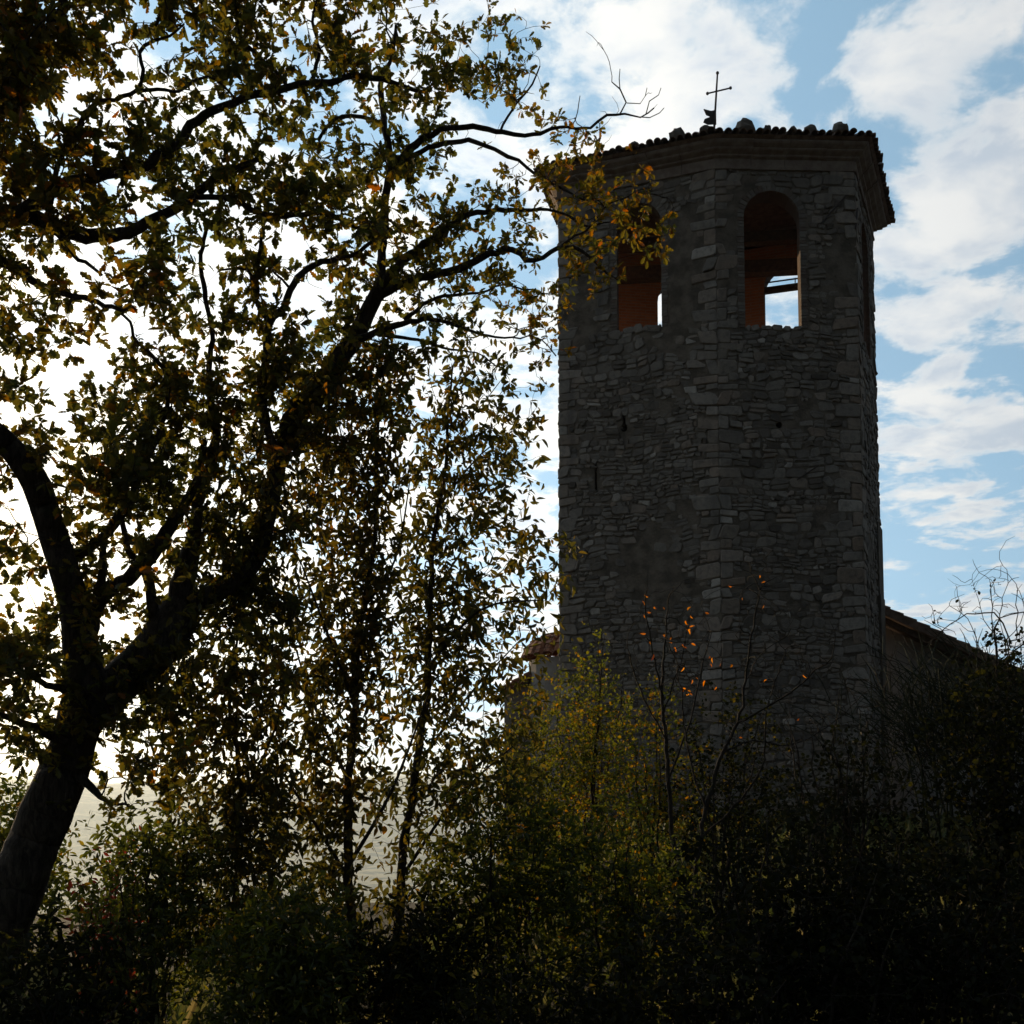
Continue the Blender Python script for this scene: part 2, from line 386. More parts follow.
def build_wall():
    mb = MB(); inner = offset_poly(P, -THK); n = NP
    v = [(*p, z) for z in (Z0, Z1) for p in P] + [(*p, z) for z in (Z0, Z1) for p in inner]
    fs = []
    for k in range(n):
        j = (k + 1) % n
        fs += [(k, j, n + j, n + k), (2 * n + j, 2 * n + k, 3 * n + k, 3 * n + j), (n + k, n + j, 3 * n + j, 3 * n + k), (j, k, 2 * n + k, 2 * n + j)]
    mb.add(v, fs); o = mb.build('wall', [M['mortar'], M['brick']])
    cut = []
    def cutter(i, prof, d0, d1, splay=1.):
        m2 = MB(); k = len(prof); sc_ = sum(p_[0] for p_ in prof[:2]) / 2
        vv = [wall_pt(i, s, z, d1) for s, z in prof] + [wall_pt(i, sc_ + (s - sc_) * splay, z, d0) for s, z in prof]
        m2.add(vv, [tuple(range(k)), tuple(range(k, 2 * k))[::-1]] + [(j, k + j, k + (j + 1) % k, (j + 1) % k) for j in range(k)])
        c = m2.build('cut', []); bm = bmesh.new(); bm.from_mesh(c.data); bmesh.ops.recalc_face_normals(bm, faces=bm.faces); bm.to_mesh(c.data); bm.free()
        cut.append(c)
    for i, (s, hw, sill, spr) in OPEN.items(): cutter(i, arch_pts(s, hw, sill, spr), -1.0, .02, 1.28 if i < 2 else 1.)
    HOLES.clear()
    # loophole, putlog holes and the slit on the narrow side
    s, z = ray_on_face(0, 624, 425); HOLES.append((0, s, .02, z - .1, z + .2))
    cutter(0, [(s - .035, z), (s + .035, z), (s + .03, z + .24), (s - .03, z + .24)], -.4, .4)
    cutter(0, [(s + .085 * math.cos(a), z - .06 + .09 * math.sin(a)) for a in np.linspace(0, 2 * math.pi, 10, endpoint=False)], -.41, .41)
    s, z = ray_on_face(1, 779, 425); HOLES.append((1, s, .02, z - .05, z + .05))
    cutter(1, [(s + .075 * math.cos(a), z + .075 * math.sin(a)) for a in np.linspace(0, 2 * math.pi, 10, endpoint=False)], -.25, .4)
    s, z = ray_on_face(0, 596, 478); HOLES.append((0, s, .0, z - .2, z + .2))
    cutter(0, [(s - .035, z - .35), (s + .03, z - .33), (s + .02, z + .36), (s - .03, z + .33)], -.25, .4)
    bm = bmesh.new(); bm.from_mesh(o.data); bmesh.ops.recalc_face_normals(bm, faces=bm.faces); bm.to_mesh(o.data); bm.free()
    for c in cut:
        md = o.modifiers.new('b', 'BOOLEAN'); md.operation = 'DIFFERENCE'; md.solver = 'EXACT'; md.object = c
    dg = bpy.context.evaluated_depsgraph_get(); me = bpy.data.meshes.new_from_object(o.evaluated_get(dg))
    o.modifiers.clear()
    for c in cut: bpy.data.objects.remove(c)
    bm = bmesh.new(); bm.from_mesh(me)
    for f in bm.faces:
        c = f.calc_center_median(); f.material_index = 1
        if min(np.dot(face_frame(i)[0] - np.array(c[:2]), face_frame(i)[2]) for i in range(NP)) < THK - .04: f.material_index = 3
        for i in range(NP):
            a, t, nn, L = face_frame(i)
            if abs(np.dot(np.array(c[:2]) - a, nn)) < .01 and np.dot(np.array(f.normal[:2]), nn) > .9: f.material_index = 0
    # the rubble facing, joined into the same wall
    rub = rubble(); bm2 = bmesh.new(); bm2.from_mesh(me); bm2.free()
    bm.to_mesh(me); bm.free()
    old = o.data; o.data = me
    for m in (M['mortar'], M['brick'], M['stone'], M['surround']):
        if m.name not in [k.name for k in me.materials if k]: me.materials.append(m)
    if 'tint' not in me.attributes: me.attributes.new('tint', 'FLOAT', 'POINT')
    o2 = link('facing', rub, [M['mortar'], M['brick'], M['stone'], M['surround']])
    with bpy.context.temp_override(active_object=o, object=o, selected_objects=[o, o2], selected_editable_objects=[o, o2]):
        bpy.ops.object.join()
    o.parent = tower; o.matrix_parent_inverse = Matrix.Translation(-Vector(tower.location))
    return o
def vnoise(x, y, seed=0):
    s = 0.
    for k in range(4):
        f = .55 * 1.9 ** k; s += math.sin(x * f * 2.1 + 1.7 * seed + k * 2.3 + 1.3 * math.sin(y * f * 1.7 + k)) * math.cos(y * f * 2.3 + .9 * seed + k) / 1.6 ** k
    return s / 1.9
def stone(mb, i, x0, x1, z0, z1, d, tint, rnd=.24, jit=.014):
    w, h = x1 - x0, z1 - z0; cx, cz = (x0 + x1) / 2, (z0 + z1) / 2; c = min(w, h) * rnd
    base = [(x0 + c, z0), (x1 - c, z0), (x1, z0 + c), (x1, z1 - c), (x1 - c, z1), (x0 + c, z1), (x0, z1 - c), (x0, z0 + c)]
    base = [(a + random.gauss(0, jit), b + random.gauss(0, jit)) for a, b in base]
    if random.random() < .5:
        sh = random.uniform(-.4, .4) * h; base = [(a + sh * (b - cz) / h, b + .12 * sh * (a - cx) / w * 2) for a, b in base]
    base = [(a, b + .030 * math.sin(a * 2.3 + i * 1.7 + b * .8) + .018 * math.sin(a * 6.1 + b * 2.9)) for a, b in base]
    tx, tz = random.gauss(0, .10), random.gauss(0, .10)
    vs = [wall_pt(i, a, b, -.03) for a, b in base]
    e = min(.018, .2 * h)
    def shrink(k, dd):
        r = []
        for a, b in base:
            a2 = a - math.copysign(min(k, abs(a - cx)), a - cx); b2 = b - math.copysign(min(k, abs(b - cz)), b - cz)
            r.append(wall_pt(i, a2, b2, dd + (a2 - cx) * tx * .5 + (b2 - cz) * tz))
        return r
    vs += shrink(.15 * e, d * .55); vs += shrink(e, d)
    fs = []
    for r in (0, 8):
        for k in range(8): fs.append((r + k, r + (k + 1) % 8, r + 8 + (k + 1) % 8, r + 8 + k))
    fs.append(tuple(range(16, 24)))
    mb.add(vs, fs, tint, 2)
def rubble():
    mb = MB(); ztop = Z1 - .02
    def patch(i, s, z):                             # render coat hiding the stones: larger = deeper cover
        L = face_frame(i)[3]; k = vnoise(s * 1.1, z * 1.1, i + 1) * .8
        if i == 0:
            k += 1.5 * math.exp(-(((s - L * .80) / .55) ** 2 + ((z - 12.9) / 1.7) ** 2)) + 1.0 * math.exp(-(((s - L * .62) / .8) ** 2 + ((z - 6.6) / 1.6) ** 2))
            k += 1.2 * math.exp(-(((s - L * .12) / .5) ** 2 + ((z - 12.8) / 1.5) ** 2))
        if i == 1:
            k += 1.4 * math.exp(-(((s - L * .92) / .42) ** 2 + ((z - 13.2) / 1.1) ** 2)) + .9 * math.exp(-(((s - L * .06) / .3) ** 2 + ((z - 13.2) / 1.2) ** 2))
        if i >= 2: k += .15
        return k
    q = {}                                          # corner stones: lists of (z0, z1, length left, length right)
    for c in range(NP):
        z = Z0 + .1; lst = []; flip = False
        while z < ztop - .1:
            h = random.choice([.16, .2, .24, .3, .34]) * random.uniform(.85, 1.15); h = min(h, ztop - z)
            lst.append((z, z + h, (.50 if flip else .24) * random.uniform(.8, 1.2), (.24 if flip else .48) * random.uniform(.8, 1.2)))
            flip = not flip; z += h
        q[c] = lst
    def qlen(c, z, right):
        for z0, z1, a, b in q[c]:
            if z0 <= z < z1: return b if right else a
        return .25
    for i in range(NP):
        L = face_frame(i)[3]; z = Z0 + .1
        for c, right in ((i, True), ((i + 1) % NP, False)):
            for z0, z1, a, b in q[c]:
                ln = b if right else a; g_ = .008
                x0, x1 = (0.002, ln - g_) if right else (L - ln + g_, L - .002)
                s_mid = (x0 + x1) / 2
                dd = random.uniform(.018, .034) - .03 * max(0, patch(i, s_mid, (z0 + z1) / 2) - .75)
                if dd < .004: continue
                if any(abs(s_mid - o_[0]) < o_[1] + .1 + ln / 2 and z1 > o_[2] for k, o_ in OPEN.items() if k == i) and z0 < OPEN[i][3] + OPEN[i][1]: continue
                stone(mb, i, x0, x1, z0 + g_, z1 - g_, dd, min(1, max(0, random.gauss(.72, .16))), .12, .006)
        while z < ztop - .04:
            h = random.choice([.08, .10, .13, .16, .19, .22]) * random.uniform(.85, 1.2); h = min(h, ztop - z); zm = z + h / 2
            xa, xb = qlen(i, zm, True), L - qlen((i + 1) % NP, zm, False)
            spans = [(xa, xb)]
            if i in OPEN:
                s, hw, sill, spr = OPEN[i]; band = .17
                if zm > sill - .02 and zm < spr + hw + band:
                    half = hw + band if zm < spr else math.sqrt(max(0., (hw + band) ** 2 - (zm - spr) ** 2))
                    spans = [(xa, min(xb, s - half)), (max(xa, s + half), xb)]
            for a, b in spans:
                x = a
                while x < b - .05:
                    w = h * random.uniform(.6, 1.7) + random.uniform(0, .10); w = min(w, .42)
                    if b - (x + w) < .09: w = b - x
                    g_ = .009; pk = patch(i, x + w / 2, zm)
                    d = random.uniform(.006, .040) - .045 * max(0, pk - .22)
                    t_ = min(1, max(0, random.gauss(.48, .22)))
                    if d > .003 and not any(k == i and abs(x + w / 2 - a_) < w / 2 + b_ and z < d_ and z + h > c_ for k, a_, b_, c_, d_ in HOLES):
                        up = random.gauss(0, .012)
                        if h > .15 and random.random() < .42:
                            k = random.uniform(.4, .6)
                            stone(mb, i, x + g_, x + w - g_, z + g_, z + h * k - g_ * .6, d, t_)
                            stone(mb, i, x + g_, x + w - g_, z + h * k + g_ * .6, z + h - g_, d * random.uniform(.6, 1.2), t_ * .9)
                        else: stone(mb, i, x + g_, x + w - g_, z + g_ + up, z + h - g_ + up, d, t_)
                    x += w
            z += h
        if i in OPEN:                               # rough stones along the sill
            s, hw, sill, spr = OPEN[i]; x = s - hw
            while x < s + hw - .05:
                w = random.uniform(.12, .3); w = min(w, s + hw - x); hh = random.uniform(.03, .10)
                stone(mb, i, x + .01, x + w - .01, sill - .08, sill + hh - .03, .03, random.uniform(.4, .8), .3); x += w
    return mb.mesh('facing')
build_wall()
def build_tower_parts():
    # brick surrounds
    for i, (s, hw, sill, spr) in OPEN.items():
        mb = MB(); band = .15; n = 22; dd = .022
        for sg in (-1, 1):
            z = sill
            while z < spr - .02:
                h = min(.07, spr - z); w = band * random.uniform(.75, 1.12)
                a, b = (s + sg * hw, s + sg * (hw + w)); x0, x1 = min(a, b), max(a, b)
                v = [wall_pt(i, x, zz, o_) for o_ in (-.05, dd * random.uniform(.4, 1)) for x, zz in ((x0, z + .005), (x1, z + .005), (x1, z + h - .005), (x0, z + h - .005))]
                mb.add(v, [(3, 2, 1, 0), (4, 5, 6, 7), (0, 1, 5, 4), (1, 2, 6, 5), (2, 3, 7, 6), (3, 0, 4, 7)], random.random()); z += h
        for k in range(n):
            a0, a1 = (k + .07) * math.pi / n, (k + .93) * math.pi / n; r1 = hw + band * random.uniform(.85, 1.15)
            v = [wall_pt(i, s + r * math.cos(a), spr + r * math.sin(a), o_) for o_ in (-.05, dd * random.uniform(.4, 1)) for r, a in ((hw, a0), (r1, a0), (r1, a1), (hw, a1))]
            mb.add(v, [(3, 2, 1, 0), (4, 5, 6, 7), (0, 1, 5, 4), (1, 2, 6, 5), (2, 3, 7, 6), (3, 0, 4, 7)], random.random())
        mb.build('arch_surround', M['surround'], tower)
    # cornice: stepped moulding swept round the polygon
    prof = [(-.05, 0), (.045, 0), (.055, .05), (.03, .065), (.035, .27), (.10, .31), (.11, .345), (.20, .40), (.225, .43), (.215, .455), (.30, .52), (.325, .56), (.325, .60), (-.3, .60)]
    mb = MB(); m = len(prof)
    for k in range(NP):
        L = face_frame(k)[3]; nb = max(3, int(L / .62)); cuts = [0.] + [(q + random.uniform(-.18, .18)) / nb for q in range(1, nb)] + [1.]
        for q in range(nb):
            do, dz = random.gauss(0, .008), random.gauss(0, .006); e0 = 0 if q == 0 else .0015; e1 = 0 if q == nb - 1 else .0015; vs = []
            for t_ in (cuts[q] + e0, cuts[q + 1] - e1):
                for n_, (d, h) in enumerate(prof):
                    po = offset_poly(P, d + (do if 0 < n_ < m - 1 else 0) * (0 if t_ in (0., 1.) else 1)); pt = po[k] + (po[(k + 1) % NP] - po[k]) * t_
                    vs.append((*pt, Z1 + h * .85 + (dz if 0 < n_ < m - 1 else 0)))
            mb.add(vs, [(a, m + a, m + a + 1, a + 1) for a in range(m - 1)] + [tuple(range(m)), tuple(range(m, 2 * m))[::-1]], random.random())
    mb.build('cornice', M['cornice'], tower)
    # roof: slab and rows of rounded tiles running up the slope
    mb = MB(); ez = Z1 + .515; eave = offset_poly(P, .40); apex = np.array([*CEN, ez + 1.15])
    vs = [(*p, ez + .005) for p in offset_poly(P, .34)] + [(*p, ez + .05) for p in eave] + [apex]
    fs = [tuple(range(NP))[::-1]]
    for k in range(NP): fs += [(k, (k + 1) % NP, NP + (k + 1) % NP, NP + k), (NP + k, NP + (k + 1) % NP, 2 * NP)]
    mb.add(vs, fs)
    for k in range(NP):
        a = np.array([*eave[k], ez + .055]); b = np.array([*eave[(k + 1) % NP], ez + .055]); L = np.linalg.norm(b - a); t = (b - a) / L
        mid = (a + b) / 2; nrm = unit(np.cross(t, apex - a)); nrm = nrm if nrm[2] > 0 else -nrm
        ups = unit(np.cross(nrm, t)); ups = ups if ups[2] > 0 else -ups
        m = int(L / .165); sp = L / m; proj = np.dot(apex - a, t); H = np.dot(apex - a, ups)
        for j in range(m):
            s = (j + .5) * sp; hi = H * min(s / proj, (L - s) / (L - proj)) if 0 < proj < L else H
            h = -.05 - random.uniform(0, .06)
            while h < min(hi - .1, 1.3):
                ln = min(.42, hi - h); o_ = a + t * (s + random.gauss(0, .008)); r0, r1 = .082, .066; lift = random.choice([0, .01, .02, .045])
                vv = []
                for hh, rr, lf in ((h, r0, .018 + lift), (h + ln, r1, -.004)):
                    for ro in (rr, rr - .016):
                        for q in range(7):
                            an = math.pi * q / 6; vv.append(o_ + ups * hh + t * ro * math.cos(an) + nrm * (ro * math.sin(an) * .9 + lf))
                ff = [(q, q + 1, 15 + q, 14 + q) for q in range(6)] + [(8 + q, 7 + q, 21 + q, 22 + q) for q in range(6)]
                ff += [(q + 1, q, 7 + q, 8 + q) for q in range(6)]
                mb.add(vv, ff, random.random()); h += .36
    mb.build('roof', M['tile'], tower)
    # cross with ball ends and the little vane
    Y = apex[1]; base = np.array([apex[0], Y, apex[2] - .15]); top = at(717.5, 73, Y)
    mb = MB(); mb.tube([base, base * .5 + top * .5, top], [.032, .026, .02], 8); mb.ball(top, .04)
    l, r = at(707.5, 93.5, Y - .12), at(730.5, 88, Y + .12)
    mb.tube([l, (l + r) / 2, r], .02, 6); mb.ball(l, .038); mb.ball(r, .038)
    mb.tube([base + (top - base) * .02, base + (top - base) * .09], [.07, .045], 8)
    cross = mb.build('cross', M['iron'], tower)
    k = base + (top - base) * ((at(0, 118, Y)[2] - base[2]) / (top[2] - base[2]))
    mb = MB(); ax = unit(r - l); up = np.array([0, 0, 1.]); n_ = np.cross(ax, up)
    out2 = [(0, .15), (-.10, .16), (-.26, .23), (-.20, .10), (-.10, .045), (-.24, .03), (-.27, -.03), (-.16, -.10), (-.03, -.12), (0, -.10)]
    vv = [k + ax * a * 1.3 + up * b * 1.25 + n_ * o_ for o_ in (-.012, .012) for a, b in out2]; m = len(out2)
    mb.add(vv, [tuple(range(m))[::-1], tuple(range(m, 2 * m))] + [(q, (q + 1) % m, m + (q + 1) % m, m + q) for q in range(m)])
    mb.tube([k + up * -.16, k + up * .18], .036, 8)
    v_ = mb.build('vane', M['iron'], cross)
    # inside: floor, beams added to darken the upper openings, far-window beam and tie bar
    mb = MB(); inn = offset_poly(P, -THK + .02); v, f = prism(inn, ZSILL - .75, ZSILL - .5); mb.add(v, f); mb.build('belfry_floor', M['pale_floor'], tower)
    a, b = at(600, 300, 23.9), at(846, 300, 23.3); zb = 13.82
    mb = MB(); mb.bar((a[0], a[1], zb), (b[0], b[1], zb), .26, .30); mb.build('darkening_beam', M['wood'], tower)
    mb = MB(); mb.bar((a[0], a[1] - .5, zb + .45), (b[0], b[1] - .5, zb + .45), .22, .24); mb.build('darkening_beam', M['wood'], tower)
    s, hw, sill, spr = OPEN[3]
    zz = ray_on_face(3, 785, 293)[1]
    mb = MB(); mb.bar(wall_pt(3, s - hw - .2, zz, -.25), wall_pt(3, s + hw + .2, zz, -.25), .14, .13); mb.build('window_beam', M['wood'], tower)
    zz = ray_on_face(3, 785, 284)[1]
    mb = MB(); mb.tube([wall_pt(3, s - hw - .1, zz, -.2), wall_pt(3, s + hw + .1, zz, -.2)], .02, 6)
    q = wall_pt(3, s - .1, zz, -.2); mb.tube([q - [0, 0, .1], q + [0, 0, .02]], .015, 5); mb.build('tie_bar', M['iron'], tower)
    # iron anchor on the front wall and the slanting cable
    for (u0, v0), (u1, v1), r in (((820, 225), (845, 197), .018), ((857, 209), (855, 230), .02), ((797, 480), (818, 466), .014)):
        a_, b_ = ray_on_face(1, u0, v0), ray_on_face(1, u1, v1)
        mb = MB(); mb.tube([wall_pt(1, *a_, .035), wall_pt(1, *b_, .035)], r, 6); mb.build('wall_tie', M['iron'], tower)
    # buttress strip low on the narrow side
    mb = MB(); a, t, n_, L = face_frame(2)
    for z0, z1, o_ in ((Z0, 6.2, .05), (6.2, 7.9, .03)):
        p0, p1 = wall_pt(2, L - .8, z0, -.05), wall_pt(2, L + .06, z0, -.05); nn = np.array([*n_, 0])
        c = (p0 + p1) / 2 + nn * (o_ / 2 + .05); c[2] = (z0 + z1) / 2
        mb.box(c, (p1 - p0) / 2, nn * (o_ / 2 + .03), np.array([0, 0, (z1 - z0) / 2]), .5)
    mb.build('buttress', M['mortar'], tower)
    return apex, eave, ez
APEX, EAVE, EZ = build_tower_parts()

# stones lying on the tiles, things of their own
def roof_stone(u, v, size, label):
    best = None                                      # the eave point under that pixel
    for k in (0, 1, 2):
        a, b = np.array(EAVE[k]), np.array(EAVE[(k + 1) % NP]); d = (at(u, v, 1))[:2]
        A = np.array([[d[0], -(b - a)[0]], [d[1], -(b - a)[1]]])
        try: tt, ss = np.linalg.solve(A, a)
        except np.linalg.LinAlgError: continue
        if 0 <= ss <= 1 and (best is None or tt < best[0]): best = (tt, a + (b - a) * ss)
    q = best[1]; c = CEN - q; q = q + c / np.linalg.norm(c) * .30
    z = EZ + .11 + 1.1 * .30 / np.linalg.norm(c)
    mb = MB(); s = size
    mb.ball((q[0], q[1], z + s * .5), (s * random.uniform(.85, 1.15), s * .8, s * random.uniform(.8, 1.1)), 9, 7, random.uniform(.0, .35), 0, .12)
    tag(mb.build('roof_stone', M['stone']), label, 'stone', 'stones weighing down the roof tiles')
for u, v, s, lab in ((624, 146, .12, 'small loose stone farthest left on the tower eave tiles'),
                     (672, 133, .19, 'pointed dark stone on the left eave, first large one left of the cross'),
                     (705, 129, .15, 'rounded stone on the tower eave just left of the iron cross'),
                     (750, 127, .22, 'biggest double-humped stone on the tower eave just right of the iron cross'),
                     (775, 129, .12, 'low stone on the eave over the right belfry arch'),
                     (804, 127, .12, 'small blunt stone on the eave right of the right belfry arch'),
                     (823, 126, .15, 'peaked stone on the eave, second from the right roof corner'),
                     (854, 128, .18, 'flat pale stone lying at the right corner of the tower eave')):
    roof_stone(u, v, s, lab)

# ------------------------------------------------------------------ the church beside and behind the tower
def tile_rows(mb, o, along, ups, W, H, pitch=.2, r=.085):
    o, along, ups = (np.asarray(k, float) for k in (o, along, ups)); n = unit(np.cross(along, ups)); n = n if n[2] > 0 else -n
    m = max(1, int(W / pitch))
    for j in range(m):
        s = (j + .5) * W / m; h = -.06
        while h < H - .05:
            ln = min(.42, H - h); vv = []; lf0 = random.uniform(.02, .035)
            for hh, rr, lf in ((h, r, lf0), (h + ln, r * .8, 0)):
                for ro in (rr, rr - .016):
                    for q in range(7):
                        an = math.pi * q / 6; vv.append(o + ups * hh + along * (s + ro * math.cos(an)) + n * (ro * math.sin(an) + lf))
            mb.add(vv, [(q, q + 1, 15 + q, 14 + q) for q in range(6)] + [(8 + q, 7 + q, 21 + q, 22 + q) for q in range(6)] + [(q + 1, q, 7 + q, 8 + q) for q in range(6)], random.random())
            h += .36
def build_church():
    # nave end wall to the right, its tiled roof falling to the right
    t = thing('church_nave', 'low grey plastered church wing with a sloping tiled roof to the right of the tower', 'church', (11.5, 25.2, 1.0))
    A = at(880, 610, 25.0); B = at(1003, 668, 25.4); dirr = (B - A) / (B[0] - A[0]); C = A + dirr * 6.0
    x0, x1 = 8.75, C[0] - .5; yb = 34.
    def zroof(x): return A[2] + (x - A[0]) * dirr[2]
    yf = lambda x: 25.25 + .10 * (x - 8.75)
    mb = MB()
    v = [(x0, yf(x0), 0), (x1, yf(x1), 0), (x1, yf(x1), zroof(x1) - .28), (x0, yf(x0), zroof(x0) - .28), (x0, yb, 0), (x1, yb, 0), (x1, yb, zroof(x1) - .28), (x0, yb, zroof(x0) - .28)]
    mb.add(v, [(0, 1, 2, 3), (5, 4, 7, 6), (1, 5, 6, 2), (4, 0, 3, 7), (3, 2, 6, 7)]); mb.build('wall', M['plaster'], t)
    mb = MB(); n = unit(np.array([-dirr[2], 0, 1])); thick = .16
    f0 = np.array([8.72, yf(8.72) - .55, zroof(8.72)]); f1 = np.array([C[0], yf(C[0]) - .55, zroof(C[0])])
    b0 = f0.copy(); b0[1] = yb; b1 = f1.copy(); b1[1] = yb; dn = np.array([0, 0, thick])
    mb.add([f0 - dn, f1 - dn, b1 - dn, b0 - dn, f0, f1, b1, b0], [(3, 2, 1, 0), (4, 5, 6, 7), (0, 1, 5, 4), (1, 2, 6, 5), (3, 0, 4, 7), (2, 3, 7, 6)])
    # tile rows run down the slope, seen end-on along the verge
    down = unit(f1 - f0); Lr = np.linalg.norm(f1 - f0)
    tile_rows(mb, f1 + [0, 0, .0], np.array([0, 1., 0]), -down, 3.0, Lr, .2)
    mb.build('roof', M['tile'], t)
    mb = MB(); mb.bar(f0 + [0, .2, -.25], f1 + [0, .2, -.25], .12, .14); mb.build('verge_beam', M['wood'], t)
    # round apse on the left, seen past the tower
    t = thing('church_apse', 'small rounded red tiled apse roof showing left of the tower above the bushes', 'church', (1.2, 26.5, .5))
    c = np.array([1.75, 26.9]); top = at(556, 634, 26.9); ez = at(523, 660, 26.9)[2]; r = c[0] - at(523, 660, 26.9)[0]
    mb = MB(); an = np.linspace(0, 2 * math.pi, 24, endpoint=False)
    v, f = prism([(c[0] + (r - .15) * math.cos(a), c[1] + (r - .15) * math.sin(a)) for a in an], -1.5, ez - .05); mb.add(v, f); mb.build('wall', M['plaster'], t)
    mb = MB(); H = top[2] - ez
    for k in range(30):
        a = 2 * math.pi * (k + .5) / 30; prev = None; da = math.pi / 30
        for j in range(5):
            q0, q1 = j / 5, (j + 1.08) / 5
            def pp(q, off, da_): rr = r * math.cos(q * math.pi / 2 * .92) ; return np.array([c[0] + (rr + off) * math.cos(a + da_), c[1] + (rr + off) * math.sin(a + da_), ez + H * math.sin(q * math.pi / 2) + off])
            vv = [pp(q, off, da * w) for q, ex in ((q0, .025), (min(q1, 1), 0)) for w, off in ((-1, -.02 + ex), (-.5, .04 + ex), (.5, .04 + ex), (1, -.02 + ex))]
            mb.add(vv, [(0, 1, 5, 4), (1, 2, 6, 5), (2, 3, 7, 6)], random.random())
    mb.build('roof', M['red_tile'], t)
    # lower lean-to roof further left
    t = thing('sacristy', 'lowest red tiled lean-to roof corner beyond the bushes left of the apse', 'church', (.3, 27.4, .5))
    p0 = at(503, 690, 26.6); p1 = at(521, 672, 26.6); zr = p1[2]
    mb = MB(); w = .95
    mb.box(((p0[0] + p1[0] + 1.2) / 2, 27.5, (zr - .3 - 1.2) / 2), (.8, 0, 0), (0, .8, 0), (0, 0, (zr - .3 + 1.2) / 2)); mb.build('wall', M['plaster'], t)
    mb = MB(); e0 = np.array([p0[0], 26.5, p0[2]]); e1 = e0 + [0, 2.1, 0]; d2 = np.array([p1[0] + 1.3 - p0[0], 0, (zr - p0[2]) / (p1[0] - p0[0]) * .55 * (p1[0] + 1.3 - p0[0])])
    mb.add([e0, e1, e1 + d2, e0 + d2, e0 - [0, 0, .09], e1 - [0, 0, .09], e1 + d2 - [0, 0, .09], e0 + d2 - [0, 0, .09]], [(3, 2, 1, 0), (4, 5, 6, 7), (0, 1, 5, 4), (2, 3, 7, 6), (0, 4, 7, 3), (1, 2, 6, 5)])
    tile_rows(mb, e0 + [0, 0, .01], (0, 1, 0), unit(d2), 2.1, np.linalg.norm(d2), .2, .08); mb.build('roof', M['red_tile'], t)
build_church()

# ------------------------------------------------------------------ growing plants
class Skel:                                          # branch skeleton: nodes with a parent each
    def __init__(s, cap=60000): s.p = np.zeros((cap, 3)); s.par = np.full(cap, -1); s.r = np.zeros(cap); s.kind = np.zeros(cap, int); s.n = 0
    def add(s, p, par, r=0., kind=0):
        i = s.n; s.p[i] = p; s.par[i] = par; s.r[i] = r; s.kind[i] = kind; s.n += 1; return i
    def chain(s, pts, rad, par=-1, kind=0):
        ids = []
        for p, r in zip(pts, rad): par = s.add(p, par, r, kind); ids.append(par)
        return ids
    def nearest(s, q, lo=0):
        d = s.p[lo:s.n] - q; return lo + int(np.argmin(np.einsum('ij,ij->i', d, d)))
    def reach(s, q, step=.1, kind=1, bias=None, lo=0):   # grow a bowed twig from the closest node to q
        d = s.p[lo:s.n] - q; d2 = np.sqrt(np.einsum('ij,ij->i', d, d))
        if bias is not None: d2 = d2 + bias * np.maximum(0, s.p[lo:s.n, 2] - q[2])
        i = lo + int(np.argmin(d2)); a = s.p[i]; L = np.linalg.norm(q - a)
        if L < .02: return i, unit(q - a + [0, 0, 1e-6])
        pd = unit(a - s.p[s.par[i]]) if s.par[i] >= 0 else unit(q - a)
        c = a + pd * L * .35 + (q - a) * .25 + RNG.normal(size=3) * L * .10
        k = max(1, int(math.ceil(L / step))); par = i
        for j in range(1, k + 1):
            t = j / k; p = (1 - t) ** 2 * a + 2 * t * (1 - t) * c + t * t * q
            if j < k: p = p + RNG.normal(size=3) * step * .07
            par = s.add(p, par, 0, kind)
        return par, unit(q - c)
    def solve(s, tip=.0025, power=.5):               # twig radius from what hangs on it
        w = np.zeros(s.n)
        has = np.zeros(s.n, bool); has[s.par[1:s.n][s.par[1:s.n] >= 0]] = True
        w[~has[:s.n]] = 1
        for i in range(s.n - 1, 0, -1):
            if s.par[i] >= 0: w[s.par[i]] += w[i]
        for i in range(s.n):
            if s.kind[i] > 0:
                r = tip * max(1, w[i]) ** power; p = s.par[i]
                s.r[i] = min(r, s.r[p] * .95) if p >= 0 and s.r[p] > 0 else r
    def tubes(s, mb, kinds, sides=lambda r: 4 if r < .01 else (6 if r < .04 else 12), rough=.0):
        kids = {}
        for i in range(s.n):
            if s.par[i] >= 0: kids.setdefault(s.par[i], []).append(i)
        done = np.zeros(s.n, bool)
        for i in range(s.n):
            if s.kind[i] not in kinds or done[i]: continue
            p = s.par[i]; ch = [i]; done[i] = True; j = i
            while True:
                c = [k for k in kids.get(j, []) if not done[k] and s.kind[k] in kinds]
                if not c: break
                j = max(c, key=lambda k: s.r[k]); done[j] = True; ch.append(j)
            pts = [s.p[k] for k in ch]; rad = [s.r[k] for k in ch]
            if p >= 0: pts = [s.p[p]] + pts; rad = [min(rad[0], s.r[p] if s.r[p] else rad[0])] + rad
            if len(pts) < 2: continue
            rad[-1] *= .6
            mb.tube(pts, rad, sides(max(rad)), .5, 0, rough if max(rad) > .03 else 0)

